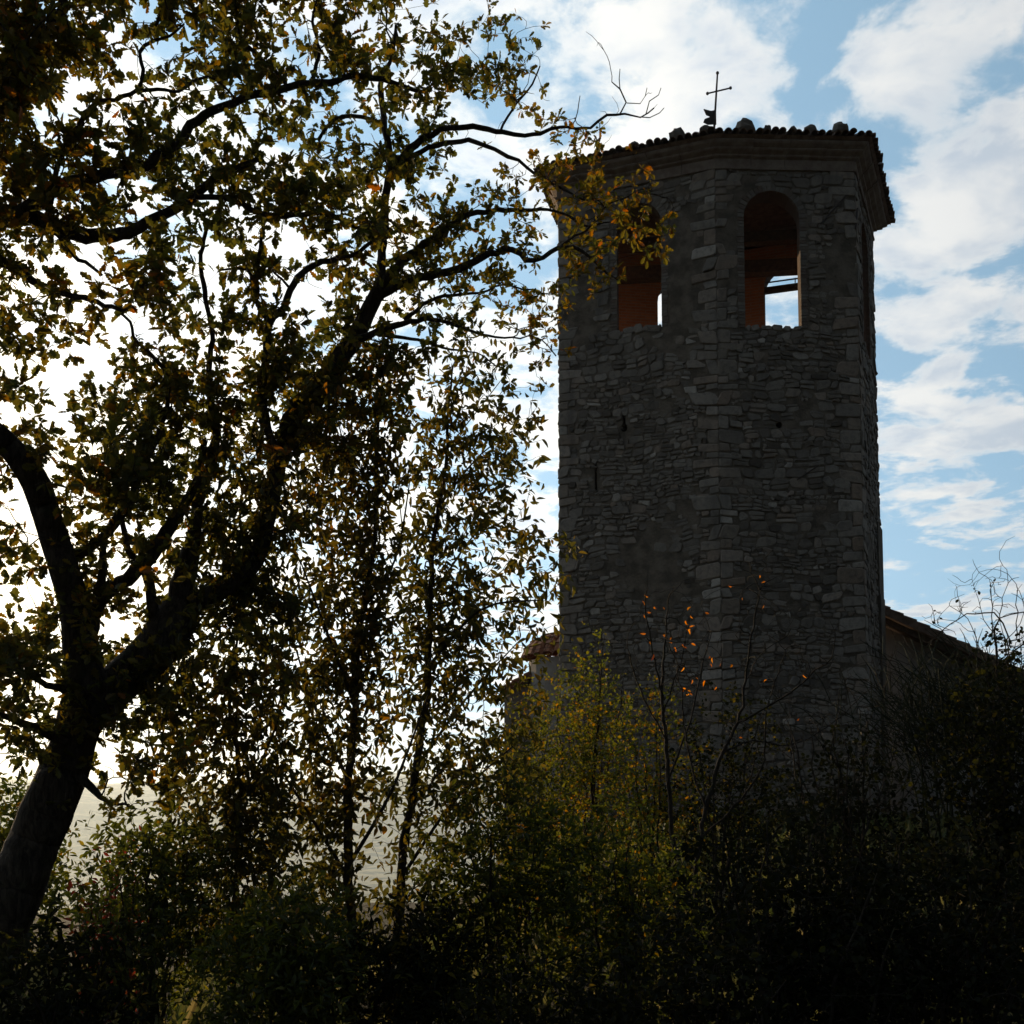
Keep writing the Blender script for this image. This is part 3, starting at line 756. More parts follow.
def leaf_template(kind):
    if kind == 'oak': h = [(.05, .10), (.15, .20), (.10, .31), (.25, .42), (.16, .54), (.30, .67), (.18, .77), (.17, .90)]; bend, fold = -.22, .3
    elif kind == 'cherry': h = [(.11, .14), (.20, .34), (.21, .50), (.15, .72), (.06, .90)]; bend, fold = -.38, .5
    elif kind == 'round': h = [(.22, .16), (.38, .5), (.22, .86)]; bend, fold = -.1, .25
    else: h = [(.07, .25), (.09, .55), (.04, .85)]; bend, fold = -.2, .2
    m = len(h); R_ = [(x, y, abs(x) * fold + bend * y * y) for x, y in h]; L_ = [(-x, y, z) for x, y, z in R_]
    V = np.array([(0, 0, 0), (0, 1, bend)] + R_ + L_)
    return V, [[0] + list(range(2, 2 + m)) + [1], [1] + list(range(2 + m, 2 + 2 * m))[::-1] + [0]]
TPL = {k: leaf_template(k) for k in ('oak', 'cherry', 'round', 'needle')}
def leaf_mesh(name, kind, base, dirs, size, tint, up_bias=.7):
    T, faces = TPL[kind]; N = len(base); base = np.asarray(base); Yd = np.asarray(dirs, float); Yd /= np.linalg.norm(Yd, axis=1)[:, None] + 1e-9
    up = RNG.normal(size=(N, 3)) * .75 + np.array([0, 0, up_bias]); up -= Yd * np.sum(up * Yd, 1)[:, None]; up /= np.linalg.norm(up, axis=1)[:, None] + 1e-9
    X = np.cross(Yd, up); s = np.asarray(size)[:, None, None]
    wx = RNG.uniform(.8, 1.2, (N, 1, 1)); bz = RNG.uniform(.2, 1.6, (N, 1, 1))
    V = base[:, None, :] + s * (T[None, :, 0:1] * wx * X[:, None, :] + T[None, :, 1:2] * Yd[:, None, :] + T[None, :, 2:3] * bz * up[:, None, :])
    m = len(T); L1 = np.concatenate([np.array(f) for f in faces]); S1 = [len(f) for f in faces]
    L = (L1[None, :] + (np.arange(N) * m)[:, None]).ravel()
    return np_mesh(name, V.reshape(-1, 3), L, np.tile(S1, N), np.repeat(np.clip(tint, 0, 1), m))
def rand_dirs(n): v = RNG.normal(size=(n, 3)); return v / np.linalg.norm(v, axis=1)[:, None]

def densify(pts, step=10):                           # smooth polyline through traced points (catmull-rom)
    pts = np.asarray(pts, float); res = []
    for i in range(len(pts) - 1):
        p0 = pts[max(0, i - 1)]; p1 = pts[i]; p2 = pts[i + 1]; p3 = pts[min(len(pts) - 1, i + 2)]
        k = max(1, int(np.linalg.norm((p2 - p1)[:2]) / step))
        for j in range(k):
            t = j / k; res.append(.5 * (2 * p1 + (p2 - p0) * t + (2 * p0 - 5 * p1 + 4 * p2 - p3) * t * t + (3 * p1 - p0 - 3 * p2 + p3) * t ** 3))
    res.append(pts[-1]); return np.array(res)
def coverage_points(rows, u0, v0, cell, area, jitter=1.):
    out_ = []
    for j, row in enumerate(rows):
        for i, c in enumerate(row):
            cov = min(.96, int(c) / 10.)
            if cov <= 0: continue
            lam = -math.log(1 - cov) * cell * cell / area
            for _ in range(RNG.poisson(lam)): out_.append((u0 + (i + RNG.random()) * cell, v0 + (j + RNG.random()) * cell))
    return np.array(out_)

# ------------------------------------------------------------------ the old oak
# boughs: name, [(u, v, width in pixels)...], distance at the start and at the end
BOUGH = [
 ('trunk', [(-62, 1060, 84), (-20, 965, 72), (17, 885, 68), (44, 820, 64), (62, 776, 61), (74, 742, 58), (83, 708, 58), (88, 680, 52)], 7.4, 7.4),
 ('trunk', [(86, 690, 60), (80, 645, 46), (73, 600, 40), (61, 560, 37), (47, 515, 35), (33, 478, 34), (8, 445, 31), (-35, 408, 28), (-80, 365, 26), (-120, 300, 24), (-110, 250, 22)], 7.4, 6.6),
 ('trunk', [(86, 712, 58), (118, 684, 54), (150, 655, 52), (170, 628, 50), (180, 606, 44)], 7.4, 7.8),
 ('limb', [(152, 640, 24), (154, 612, 17), (148, 585, 14), (140, 566, 14), (128, 550, 9), (122, 520, 7)], 7.75, 7.6),
 ('limb', [(180, 606, 36), (184, 578, 32), (193, 545, 24), (199, 512, 18), (206, 470, 15), (214, 430, 12), (210, 380, 9), (213, 330, 7)], 7.8, 7.9),
 ('limb', [(178, 612, 40), (206, 597, 28), (236, 582, 24), (256, 555, 24), (268, 512, 24), (279, 462, 26), (293, 420, 27), (318, 386, 28), (346, 350, 28), (365, 316, 25), (380, 288, 20)], 7.8, 8.4),
 ('limb', [(205, 597, 18), (222, 588, 14), (262, 590, 9), (285, 600, 6), (300, 622, 4)], 7.85, 7.7),
 ('limb', [(86, 640, 34), (98, 602, 22), (124, 577, 21), (148, 556, 21), (166, 533, 19), (182, 506, 15), (196, 478, 12), (205, 440, 9)], 7.4, 7.9),
 ('limb', [(70, 560, 18), (86, 549, 13), (103, 538, 13), (120, 518, 16), (134, 492, 13), (146, 462, 10), (160, 430, 8)], 7.3, 7.1),
 ('limb', [(97, 596, 14), (104, 565, 12), (104, 540, 9), (116, 522, 8)], 7.4, 7.3),
 ('limb', [(160, 500, 9), (164, 450, 8), (166, 400, 7), (162, 366, 7), (150, 353, 6), (138, 343, 5), (131, 322, 4), (114, 306, 4)], 7.6, 7.3),
 ('limb', [(380, 290, 17), (383, 258, 13), (386, 215, 12), (388, 165, 10), (383, 122, 9), (380, 85, 8), (392, 55, 5), (396, 25, 4)], 8.4, 8.4),
 ('limb', [(379, 290, 15), (398, 266, 14), (424, 246, 12), (448, 228, 11), (468, 214, 9), (492, 213, 8), (515, 211, 7), (540, 209, 5), (562, 214, 4), (585, 226, 3), (610, 222, 2)], 8.4, 8.5),
 ('limb', [(372, 304, 15), (390, 290, 12), (420, 278, 12), (450, 273, 12), (476, 264, 11), (496, 252, 9), (512, 250, 8), (526, 260, 7), (542, 258, 6), (556, 249, 6), (572, 250, 5), (590, 258, 4), (606, 272, 3), (618, 280, 2)], 8.4, 8.2),
 ('limb', [(556, 250, 4), (574, 236, 4), (592, 225, 3), (604, 208, 3), (620, 200, 2), (640, 192, 2), (668, 198, 2)], 8.25, 8.2),
 ('limb', [(352, 342, 13), (378, 332, 9), (402, 324, 8), (440, 322, 6), (462, 327, 5), (486, 337, 4), (512, 338, 3), (535, 336, 2), (556, 356, 2)], 8.3, 8.1),
 ('limb', [(376, 333, 7), (404, 338, 5), (428, 342, 4), (452, 350, 3), (478, 352, 2), (496, 366, 2)], 8.3, 8.1),
 ('limb', [(404, 320, 7), (430, 302, 6), (452, 296, 5), (480, 292, 4), (504, 285, 3), (524, 290, 3), (545, 294, 2)], 8.4, 8.6),
 ('limb', [(-110, 250, 26), (-50, 232, 25), (6, 216, 26), (40, 222, 23), (76, 236, 20), (108, 236, 18), (142, 225, 16), (170, 212, 14), (194, 196, 13), (214, 179, 11), (236, 168, 9), (258, 159, 7)], 6.6, 7.2),
 ('limb', [(20, 214, 22), (38, 200, 20), (62, 186, 18), (90, 178, 17), (120, 171, 16), (150, 160, 15), (174, 144, 15), (190, 128, 15), (214, 113, 13), (236, 102, 12), (258, 94, 12), (290, 87, 11), (318, 84, 10), (344, 77, 9), (360, 76, 9), (384, 81, 8), (404, 87, 7), (424, 92, 5)], 6.6, 7.9),
 ('limb', [(194, 196, 10), (224, 198, 9), (250, 207, 9), (276, 216, 9), (310, 217, 8), (336, 220, 7), (358, 229, 6), (372, 222, 4)], 7.0, 7.6),
 ('limb', [(-70, 238, 20), (-20, 255, 18), (22, 270, 14), (50, 289, 10), (82, 298, 8), (112, 306, 7), (126, 311, 5), (132, 295, 4), (150, 284, 3)], 6.6, 6.9),
 ('limb', [(40, 222, 10), (62, 240, 8), (74, 255, 7), (92, 266, 5), (102, 275, 4)], 6.65, 6.8),
 ('limb', [(50, 205, 8), (62, 160, 7), (78, 130, 7), (94, 106, 7), (116, 97, 6), (138, 90, 6), (180, 91, 5), (196, 80, 5), (208, 76, 4), (222, 84, 4), (235, 99, 4)], 6.6, 7.0),
 ('limb', [(138, 90, 5), (144, 72, 6), (140, 52, 6), (154, 40, 5), (170, 36, 4), (184, 24, 3)], 6.8, 6.9),
 ('limb', [(155, 40, 4), (156, 18, 4), (172, 4, 3), (190, -14, 3)], 6.87, 6.9),
 ('limb', [(-110, 250, 20), (-60, 190, 19), (-10, 122, 17), (22, 70, 15), (46, 34, 14), (60, 6, 12), (80, -40, 9), (120, -90, 7)], 6.6, 6.4),
 ('limb', [(312, 85, 8), (319, 50, 6), (314, 20, 5), (322, -20, 4)], 7.7, 7.7),
 ('limb', [(286, 84, 7), (272, 66, 6), (252, 50, 6), (238, 28, 5), (240, -10, 4)], 7.5, 7.3),
 ('limb', [(318, 140, 5), (334, 121, 6), (352, 115, 6), (372, 119, 6), (384, 124, 6)], 8.2, 8.4),
 ('limb', [(387, 172, 13), (402, 160, 13), (416, 144, 11), (432, 132, 9), (452, 127, 8), (480, 131, 8), (504, 133, 7), (524, 132, 6), (542, 130, 6), (560, 124, 5), (590, 126, 4), (606, 116, 4), (624, 114, 3), (640, 117, 2), (654, 108, 2)], 8.4, 8.3),
 ('limb', [(398, 163, 9), (428, 148, 8), (452, 143, 8), (476, 143, 7), (494, 150, 6), (508, 157, 6), (520, 161, 5), (536, 173, 4), (550, 181, 4), (576, 196, 3), (604, 206, 2)], 8.4, 8.1),
 ('limb', [(500, 132, 4), (508, 116, 4), (520, 98, 3), (532, 84, 3), (540, 66, 2)], 8.35, 8.3),
 ('limb', [(620, 114, 2.5), (626, 102, 2.2), (620, 90, 2), (612, 82, 1.5), (612, 76, 1.2)], 8.3, 8.3),
 ('limb', [(620, 90, 1.6), (619, 78, 1.5), (620, 69, 1.1)], 8.3, 8.32),
 ('limb', [(627, 103, 1.5), (640, 104, 1.4), (645, 96, 1.2), (647, 88, 1)], 8.3, 8.35),
 ('limb', [(640, 117, 1.6), (650, 118, 1.4), (660, 112, 1.2), (664, 108, 1)], 8.3, 8.28),
 ('limb', [(646, 114, 1.6), (650, 102, 1.4), (658, 95, 1.2), (661, 88, 1)], 8.3, 8.34),
 ('limb', [(572, 125, 1.8), (578, 112, 1.6), (580, 96, 1.2)], 8.3, 8.3),
 ('limb', [(279, 462, 14), (268, 430, 13), (264, 385, 12), (268, 345, 12), (271, 320, 12), (288, 306, 11), (294, 284, 10), (310, 268, 10), (330, 260, 9), (352, 255, 7), (376, 240, 5)], 8.0, 7.8),
 ('limb', [(270, 322, 9), (260, 302, 7), (256, 284, 6), (246, 270, 5), (234, 268, 4), (222, 270, 3)], 7.8, 7.6),
 ('limb', [(258, 292, 6), (258, 262, 6), (262, 232, 5), (266, 215, 5)], 7.75, 7.4),
 ('limb', [(292, 290, 5), (282, 280, 4), (270, 268, 3)], 7.8, 7.75),
 ('limb', [(212, 335, 7), (205, 284, 7), (200, 262, 6), (203, 240, 6), (205, 222, 5), (198, 208, 4)], 7.9, 7.5),
 ('limb', [(68, 742, 17), (46, 735, 15), (22, 722, 11), (-4, 712, 9), (-50, 690, 6)], 7.3, 6.9),
 ('limb', [(82, 712, 18), (62, 690, 12), (40, 676, 9), (10, 668, 6)], 7.3, 6.8),
 ('limb', [(80, 776, 12), (95, 790, 10), (108, 800, 5), (130, 806, 3)], 7.3, 7.1),
]
OAK_ROWS = [   # leaf cover by eye, 32-pixel cells from (-192, -128); 0 clear ... 9 opaque
 '666777777766666654322100000',
 '666777777766666654322100000',
 '666777777766666654322100000',
 '666777777766666654322100000',
 '566777988654685375641230000',
 '566777987500574266576762000',
 '556677966715534245588822000',
 '556677956324134524543324100',
 '455667766787445756520015500',
 '4556676677677667788645576421',
 '455667655676465668766656641',
 '455665654467664578776656543',
 '345566552254354577767665530',
 '345565453565464367776452100',
 '333444423456684678664263000',
 '223344410256677787532130000',
 '233344541578668986310000000',
 '333444555899888863000000000',
 '222233257999877530000000000',
 '222333427788676420000000000',
 '223333335365565300000000000',
 '222333514554454200000000000',
 '333444437532664000000000000',
 '334455668523543000000000000',
 '334556888865664000000000000',
 '334556878876554000000000000',
 '223344658775400000000000000',
 '112233243465000000000000000',
 '001122120354000000000000000']
def build_oak():
    t = thing('oak_tree', 'large leaning oak with thick forked trunk and browning lobed leaves filling the left side', 'tree', (-3.9, 7.4, 0.))
    sk = Skel(90000); px = []
    groups = []
    for name, pts, d0, d1 in BOUGH:
        dn = densify(pts, 7); k = len(dn); P3 = []; rad = []
        sway = np.convolve(RNG.normal(size=k + 12), np.ones(13) / 13, 'valid') * .30 * np.sin(np.linspace(0, math.pi, k))
        for i, (u, v, w) in enumerate(dn):
            w = w * (.80 if name == 'trunk' else .70)
            Y = d0 + (d1 - d0) * i / (k - 1) + sway[i]; P3.append(at(u, v, Y)); rad.append(max(.003, w / 2 / F * Y))
        P3 = np.array(P3)
        if name == 'limb' and k > 6:
            kn = np.stack([np.convolve(RNG.normal(size=k + 4), np.ones(5) / 5, 'valid') for _ in range(3)], 1) * .030 * np.sin(np.linspace(0, math.pi, k))[:, None] * min(1, max(w_ for _, _, w_ in pts) / 9)
            P3 = P3 + kn
        rad = list(np.array(rad) * (1 + .05 * np.convolve(RNG.normal(size=k + 10), np.ones(11) / 4, 'valid')))
        if name == 'limb':
            P3[1:-1] += RNG.normal(size=(k - 2, 3)) * .004
        par = -1 if sk.n == 0 else sk.nearest(P3[0])
        ids = sk.chain(P3, rad, par, 0)
        groups.append((name, P3, rad)); px += [(u, v, sk.p[i][1]) for (u, v, w), i in zip(dn, ids)]
    px = np.array(px)
    mt = MB()
    for name, P3, rad in groups:
        if name == 'trunk': mt.tube(P3, rad, 18, .5, 0, .022)
    mt.build('trunk', M['oak_bark'], t, True)
    for name, P3, rad in groups:
        if name == 'limb':
            mb = MB(); mb.tube(P3, rad, 10 if max(rad) > .03 else 6, .5, 0, .03); mb.build('limb', M['oak_bark'], t, True)
    pts = coverage_points(OAK_ROWS, -192, -128, 32, 72 * 4.3)
    pts = np.concatenate([pts + RNG.normal(size=pts.shape) * (6 + 4 * k) for k in range(4)])
    Q = []
    for u, v in pts:
        d = (px[:, 0] - u) ** 2 + (px[:, 1] - v) ** 2; i = int(np.argmin(d + RNG.random(len(d)) * 500)); dist = math.sqrt(d[i])
        Y = px[i, 2] + RNG.normal() * (.14 + min(dist, 90) / F * 4.5); Q.append((dist, at(u, v, max(4.8, Y)), u, v))
    Q.sort(key=lambda q: q[0])
    base = []; dirs = []; size = []; tint = []
    for dist, q, u, v in Q:
        tip, td = sk.reach(q, .07)
        n = RNG.integers(6, 12); rd = rand_dirs(n)
        clump = vnoise(q[0] * 1.6, q[2] * 1.6, 3) * .5 + vnoise(q[1] * 2, q[0] * 2.3, 5) * .3
        orange = .20 * smooth(430, 640, u) + .12 * smooth(120, -60, u)
        for k in range(n):
            dd = unit(td * .55 + rd[k] * .9 + [0, 0, .05]); b = q - td * RNG.uniform(0, .06) + dd * .008
            base.append(b); dirs.append(dd); size.append(RNG.choice([.045, .07, .085, .10]) * RNG.uniform(.8, 1.1) * (1 - .3 * smooth(380, 540, u))); tint.append(.42 + .30 * clump + orange + RNG.normal() * .15)
    for k in range(420):                               # bare twigs
        i = int(RNG.integers(40, len(px))); q = sk.p[i] + (rand_dirs(1)[0] + [.15, 0, .25]) * RNG.uniform(.12, .38); sk.reach(q, .05)
    sk.solve(.0022, .45)
    mb = MB(); sk.tubes(mb, {1}); mb.build('twigs', M['oak_bark'], t, True)
    link('crown', leaf_mesh('crown', 'oak', base, dirs, size, np.array(tint)), M['oak_leaf'], t)
    return len(base), sk.n
print('oak', build_oak())

# ------------------------------------------------------------------ slender young trees with drooping oval leaves
SAP_ROWS = ['00000255342', '000256665652', '0003567666540', '0234677766640', '0344577666630', '0456577666540', '4466677666553', '4676677767653', '4666778777653', '5566788777641', '677788766764', '677886656763', '567774535664', '567875646665', '578876645655', '678875434430', '567875323000', '656776540000', '556666550000']
def build_young():
    specs = [('slender young tree with straight dark stem, left of the twin pair before the bright gap', [(350, 1000, 19), (349, 900, 17), (347, 800, 15), (352, 700, 12), (361, 610, 10), (372, 520, 8), (378, 440, 6), (387, 345, 3)], 8.4, [((350, 880), (300, 800), (262, 740)), ((352, 860), (392, 790), (430, 690)), ((348, 780), (312, 700), (285, 610)), ((353, 700), (330, 640), (300, 560)), ((362, 610), (395, 560), (410, 480)), ((371, 520), (345, 450), (335, 400))]),
             ('slender young tree leaning right with leaves drooping beside the tower edge', [(392, 990, 18), (399, 890, 16), (413, 780, 14), (424, 690, 12), (430, 600, 10), (440, 505, 8), (448, 440, 6), (455, 358, 2.5)], 8.8, [((400, 880), (455, 800), (520, 740)), ((415, 770), (465, 700), (520, 640)), ((426, 670), (480, 610), (540, 600)), ((431, 600), (470, 540), (512, 500)), ((440, 505), (480, 455), (522, 425)), ((446, 450), (478, 410), (505, 375)), ((430, 600), (405, 540), (398, 480))]),
             ('bushy young tree low between the oak trunk and the slender stems', [(232, 1000, 15), (236, 900, 13), (240, 800, 11), (232, 710, 9), (238, 630, 6), (246, 545, 4)], 8.1, [((236, 890), (200, 810), (172, 740)), ((240, 800), (275, 730), (290, 660)), ((233, 710), (205, 650), (190, 610)), ((238, 860), (290, 800), (310, 760))])]
    pts = coverage_points(SAP_ROWS, 160, 340, 32, 45)
    stems = []
    for lab, st, Y, br in specs:
        stems.append(np.array([(u, v) for u, v, w in densify(st, 12)]))
    lean = [[], [], []]
    for u, v in pts:
        d = [np.min(np.hypot(s[:, 0] - u, (s[:, 1] - v) * .8)) for s in stems]; lean[int(np.argmin(np.array(d) + RNG.random(3) * 40))].append((u, v))
    for k, (lab, st, Y, br) in enumerate(specs):
        dn = densify(st, 10); P3 = np.array([at(u, v, Y) for u, v, w in dn]); P3[0, 2] = min(P3[0, 2], -.3 + 0); rad = [w * (.20 if k == 2 else .28) / F * Y for u, v, w in dn]; P3[1:] += np.stack([np.convolve(RNG.normal(size=len(dn) + 6), np.ones(7) / 7, 'valid') for _ in range(3)], 1)[1:] * .035
        t = thing('young_tree', lab, 'tree', tuple(at(st[1][0], st[1][1], Y) * [1, 1, 0]))
        sk = Skel(40000); sk.chain(P3, rad)
        for b in br:
            b2 = densify([(*q, 0) for q in b], 14); yo = RNG.normal() * .9; n = len(b2)
            B = [at(u, v, Y + yo * i / n) for i, (u, v, _) in enumerate(b2)]; i = sk.nearest(B[0])
            sk.chain(B, np.linspace(min(.018, sk.r[i] * .6), .005, n), i, 0)
        Q = []
        for u, v in lean[k]:
            dd = np.min(np.hypot(stems[k][:, 0] - u, stems[k][:, 1] - v)); Q.append((dd, at(u, v, Y + RNG.normal() * (.12 + .6 * dd / 120)), u, v))
        Q.sort(key=lambda q: q[0]); base = []; dirs = []; size = []; tint = []
        for dd, q, u, v in Q:
            tip, td = sk.reach(q, .08, 1, .8); td = unit(td + [0, 0, .1]); side = unit(np.cross(td, RNG.normal(size=3)))
            clump = vnoise(q[0] * 1.5, q[2] * 1.5, 9 + k)
            for j in range(RNG.integers(4, 7)):
                b = q - td * .05 * j + RNG.normal(size=3) * .006; sgn = 1 if j % 2 else -1
                base.append(b); dirs.append(unit(td * .25 + side * sgn * .7 + RNG.normal(size=3) * .35 - [0, 0, .55])); size.append(RNG.uniform(.05, .10)); tint.append(.42 + .22 * clump + RNG.normal() * .17 + .1 * smooth(600, 380, v))
        sk.solve(.002, .45)
        mb = MB(); sk.tubes(mb, {0, 1}); mb.build('trunk', M['bark'], t, True)
        link('crown', leaf_mesh('crown', 'cherry', base, dirs, size, np.array(tint), .5), M['cherry_leaf'], t)
build_young()

# ------------------------------------------------------------------ shrubs
def shrub(name, label, cat, u, Y, top_v, spread_px, leaf, mat, nclump, lsize, per=6, stems=5, tint=(.45, .2), group=None, low=.0, bare=0., droop=0., upright=0., stem_w=.011, zmin=None):
    base = at(u, 900, Y); base[2] = float(ground_z(base[0], base[1])) - .05; top = at(u, top_v, Y)[2]; H = max(.5, top - base[2]); Rr = spread_px / F * Y
    t = thing(name, label, cat, tuple(base), group); sk = Skel(30000)
    for k in range(stems):
        a = RNG.uniform(0, 2 * math.pi); rr = RNG.uniform(0, .7) * Rr; hh = H * RNG.uniform(.55, .95); b = base + [RNG.normal() * .12, RNG.normal() * .12, 0]
        n = max(5, int(hh / .15)); pts = []
        for i in range(n + 1):
            q = i / n; pts.append(b + np.array([math.cos(a) * rr * q ** 1.4, math.sin(a) * rr * q ** 1.4, hh * q]) + RNG.normal(size=3) * .02 * (q > 0))
        sk.chain(pts, np.linspace(stem_w * (1 + H * .3), .004, n + 1))
    Q = []
    lump = rand_dirs(7)
    while len(Q) < nclump:
        d = rand_dirs(1)[0]; r = RNG.random() ** .45; z = d[2] * .5 + .5
        if z < low and RNG.random() < .8: continue
        k = .72 + .28 * np.max(lump @ d) + RNG.normal() * .06
        q = base + np.array([d[0] * r * Rr * k * (1.05 - .45 * upright * z), d[1] * r * Rr * k, (.5 + d[2] * r * .5 * k) * H * 1.02])
        Q.append(q)
    Q.sort(key=lambda q: np.hypot(q[0] - base[0], q[1] - base[1]) + .3 * (q[2] - base[2]))
    bs = []; ds = []; sz = []; tn = []
    for q in Q:
        tip, td = sk.reach(q, .09, 1, .9)
        if RNG.random() < bare: continue
        cl = vnoise(q[0] * 2.2, q[2] * 2.2, int(u) % 17); n = RNG.integers(max(1, per - 2), per + 3); rd = rand_dirs(n)
        for j in range(n):
            b = q - td * RNG.uniform(0, .16) + rd[j] * .02
            bs.append(b); ds.append(unit(td * .4 + rd[j] * .8 - [0, 0, droop])); sz.append(lsize * RNG.uniform(.7, 1.3)); tn.append(tint[0] + .2 * cl + RNG.normal() * tint[1])
    sk.solve(.0016, .45)
    mb = MB(); sk.tubes(mb, {0, 1}); mb.build('stems', M['bark'], t, True)
    if bs: link('foliage', leaf_mesh('foliage', leaf, bs, ds, sz, np.array(tn)), M[mat], t)
    return t
G1 = 'bushes in the thicket below the tower'
SH = [ # name, label, category, u, Y, top v, spread, leaf, material, clumps, leaf size, extra
 ('green_bush', 'yellow-green small-leaved bush reaching up the left corner of the tower', 'bush', 590, 12.5, 620, 62, 'round', 'bush_leaf', 1100, .042, dict(tint=(.62, .2), stems=7)),
 ('green_bush', 'olive bush hiding the foot of the apse left of the tower', 'bush', 530, 12.0, 672, 58, 'round', 'bush_leaf', 1000, .042, dict(tint=(.58, .2), stems=7)),
 ('green_bush', 'yellowing bush in front of the tower under the orange sapling', 'bush', 655, 11.5, 680, 62, 'round', 'bush_leaf', 900, .04, dict(tint=(.66, .2), stems=7, bare=.15)),
 ('green_bush', 'dull green bush below the middle of the tower with many bare twigs', 'bush', 735, 11.0, 690, 80, 'round', 'shaded_leaf', 1500, .04, dict(tint=(.55, .2), stems=9, bare=.5)),
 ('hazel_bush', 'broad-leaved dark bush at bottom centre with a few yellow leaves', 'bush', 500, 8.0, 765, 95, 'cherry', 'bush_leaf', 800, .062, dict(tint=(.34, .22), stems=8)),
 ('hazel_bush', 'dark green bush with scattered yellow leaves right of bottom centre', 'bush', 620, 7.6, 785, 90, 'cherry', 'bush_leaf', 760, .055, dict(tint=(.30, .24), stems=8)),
 ('hazel_bush', 'low dark bush with pale leaf tips at the bottom edge under the slender stems', 'bush', 420, 6.6, 890, 90, 'cherry', 'shaded_leaf', 700, .055, dict(tint=(.36, .22), stems=7)),
 ('hazel_bush', 'dark bush at the bottom edge between the oak trunk and the young tree', 'bush', 290, 6.4, 870, 95, 'cherry', 'bush_leaf', 800, .055, dict(tint=(.34, .2), stems=7)),
 ('red_bush', 'dark red leaved bush low beside the oak trunk', 'bush', 112, 8.2, 830, 40, 'cherry', 'red_leaf', 170, .06, dict(tint=(.5, .25), stems=6)),
 ('green_bush', 'dark green bush directly right of the oak trunk foot', 'bush', 160, 7.6, 770, 85, 'cherry', 'bush_leaf', 900, .055, dict(tint=(.36, .2), stems=7)),
 ('green_bush', 'leafy bush behind the oak trunk at the left edge', 'bush', 5, 10.0, 768, 75, 'cherry', 'bush_leaf', 800, .07, dict(tint=(.5, .2), stems=7)),
 ('green_bush', 'low bush at the bottom left corner in front of the oak trunk', 'bush', 60, 6.0, 915, 95, 'cherry', 'shaded_leaf', 600, .055, dict(tint=(.4, .2), stems=7)),
 ('thorn_bush', 'nearly black thorny bush filling the bottom right corner', 'bush', 940, 5.6, 810, 150, 'round', 'shaded_leaf', 1300, .035, dict(tint=(.25, .15), stems=14)),
 ('thorn_bush', 'black thicket bush at the bottom edge below the tower', 'bush', 790, 5.9, 800, 140, 'round', 'shaded_leaf', 1300, .035, dict(tint=(.25, .16), stems=14)),
 ('thorn_bush', 'dark upright bush with pale stalks right of the tower base', 'bush', 850, 8.2, 695, 100, 'round', 'shaded_leaf', 1700, .036, dict(tint=(.35, .18), stems=16, bare=.5, upright=.4)),
 ('thorn_bush', 'dense dark bush at the right edge below the church roof', 'bush', 1008, 8.0, 622, 85, 'round', 'shaded_leaf', 2000, .038, dict(tint=(.42, .22), stems=12, bare=.2)),
 ('thorn_bush', 'low black bush along the bottom edge right of centre', 'bush', 680, 5.2, 900, 130, 'round', 'shaded_leaf', 640, .036, dict(tint=(.3, .18), stems=10)),
 ('thorn_bush', 'low shadowed bush along the bottom edge at centre', 'bush', 540, 5.0, 950, 120, 'cherry', 'shaded_leaf', 520, .045, dict(tint=(.4, .2), stems=10)),
]
for nm, lab, cat, u, Y, tv, sp, lf, mt, nc, ls, ex in SH: shrub(nm, lab, cat, u, Y, tv, sp, lf, mt, nc, ls, group=G1, **ex)

def traced_plant(name, label, cat, Y, stems, mat_leaf=None, leaves=(), leaf='cherry', size=.05, twigs=0, tint=.5, seed=0, tipr=.0024):
    u0, v0 = stems[0][0][:2]; b = at(u0, v0, Y); t = thing(name, label, cat, (b[0], b[1], float(ground_z(b[0], b[1])))); sk = Skel(12000)
    for s in stems:
        d = densify(s, 8); n = len(d); yo = RNG.normal() * .35 if sk.n else 0; par = sk.nearest(at(d[0][0], d[0][1], Y)) if sk.n else -1
        Y0 = sk.p[par][1] if par >= 0 else Y
        P3 = np.array([at(u, v, Y0 + yo * i / n) for i, (u, v, w) in enumerate(d)]); P3[1:] += RNG.normal(size=(n - 1, 3)) * .006
        if par < 0: P3[0, 2] = float(ground_z(b[0], b[1])) - .1
        sk.chain(P3, [w * .31 / F * Y for u, v, w in d], par, 0)
    m = sk.n
    for k in range(twigs):
        i = int(RNG.integers(m // 6, m)); q = sk.p[i] + (unit(sk.p[i] - sk.p[max(0, sk.par[i])]) * .5 + rand_dirs(1)[0] * .6 + [0, 0, .3]) * RNG.uniform(.1, .4); sk.reach(q, .06)
    bs = []; ds = []; sz = []; tn = []
    for u, v, n in leaves:
        for k in range(n):
            q = at(u + RNG.normal() * 3, v + RNG.normal() * 3, Y + RNG.normal() * .12); tip, td = sk.reach(q, .06)
            bs.append(q); ds.append(unit(RNG.normal(size=3) * .7 + td * .4 - [0, 0, .5])); sz.append(size * RNG.uniform(.7, 1.25)); tn.append(tint + RNG.normal() * .3)
    sk.solve(tipr, .45); mb = MB(); sk.tubes(mb, {0, 1}); mb.build('stems', M['bark'], t, True)
    if bs: link('foliage', leaf_mesh('foliage', leaf, bs, ds, sz, np.array(tn), .3), M[mat_leaf], t)
    return t
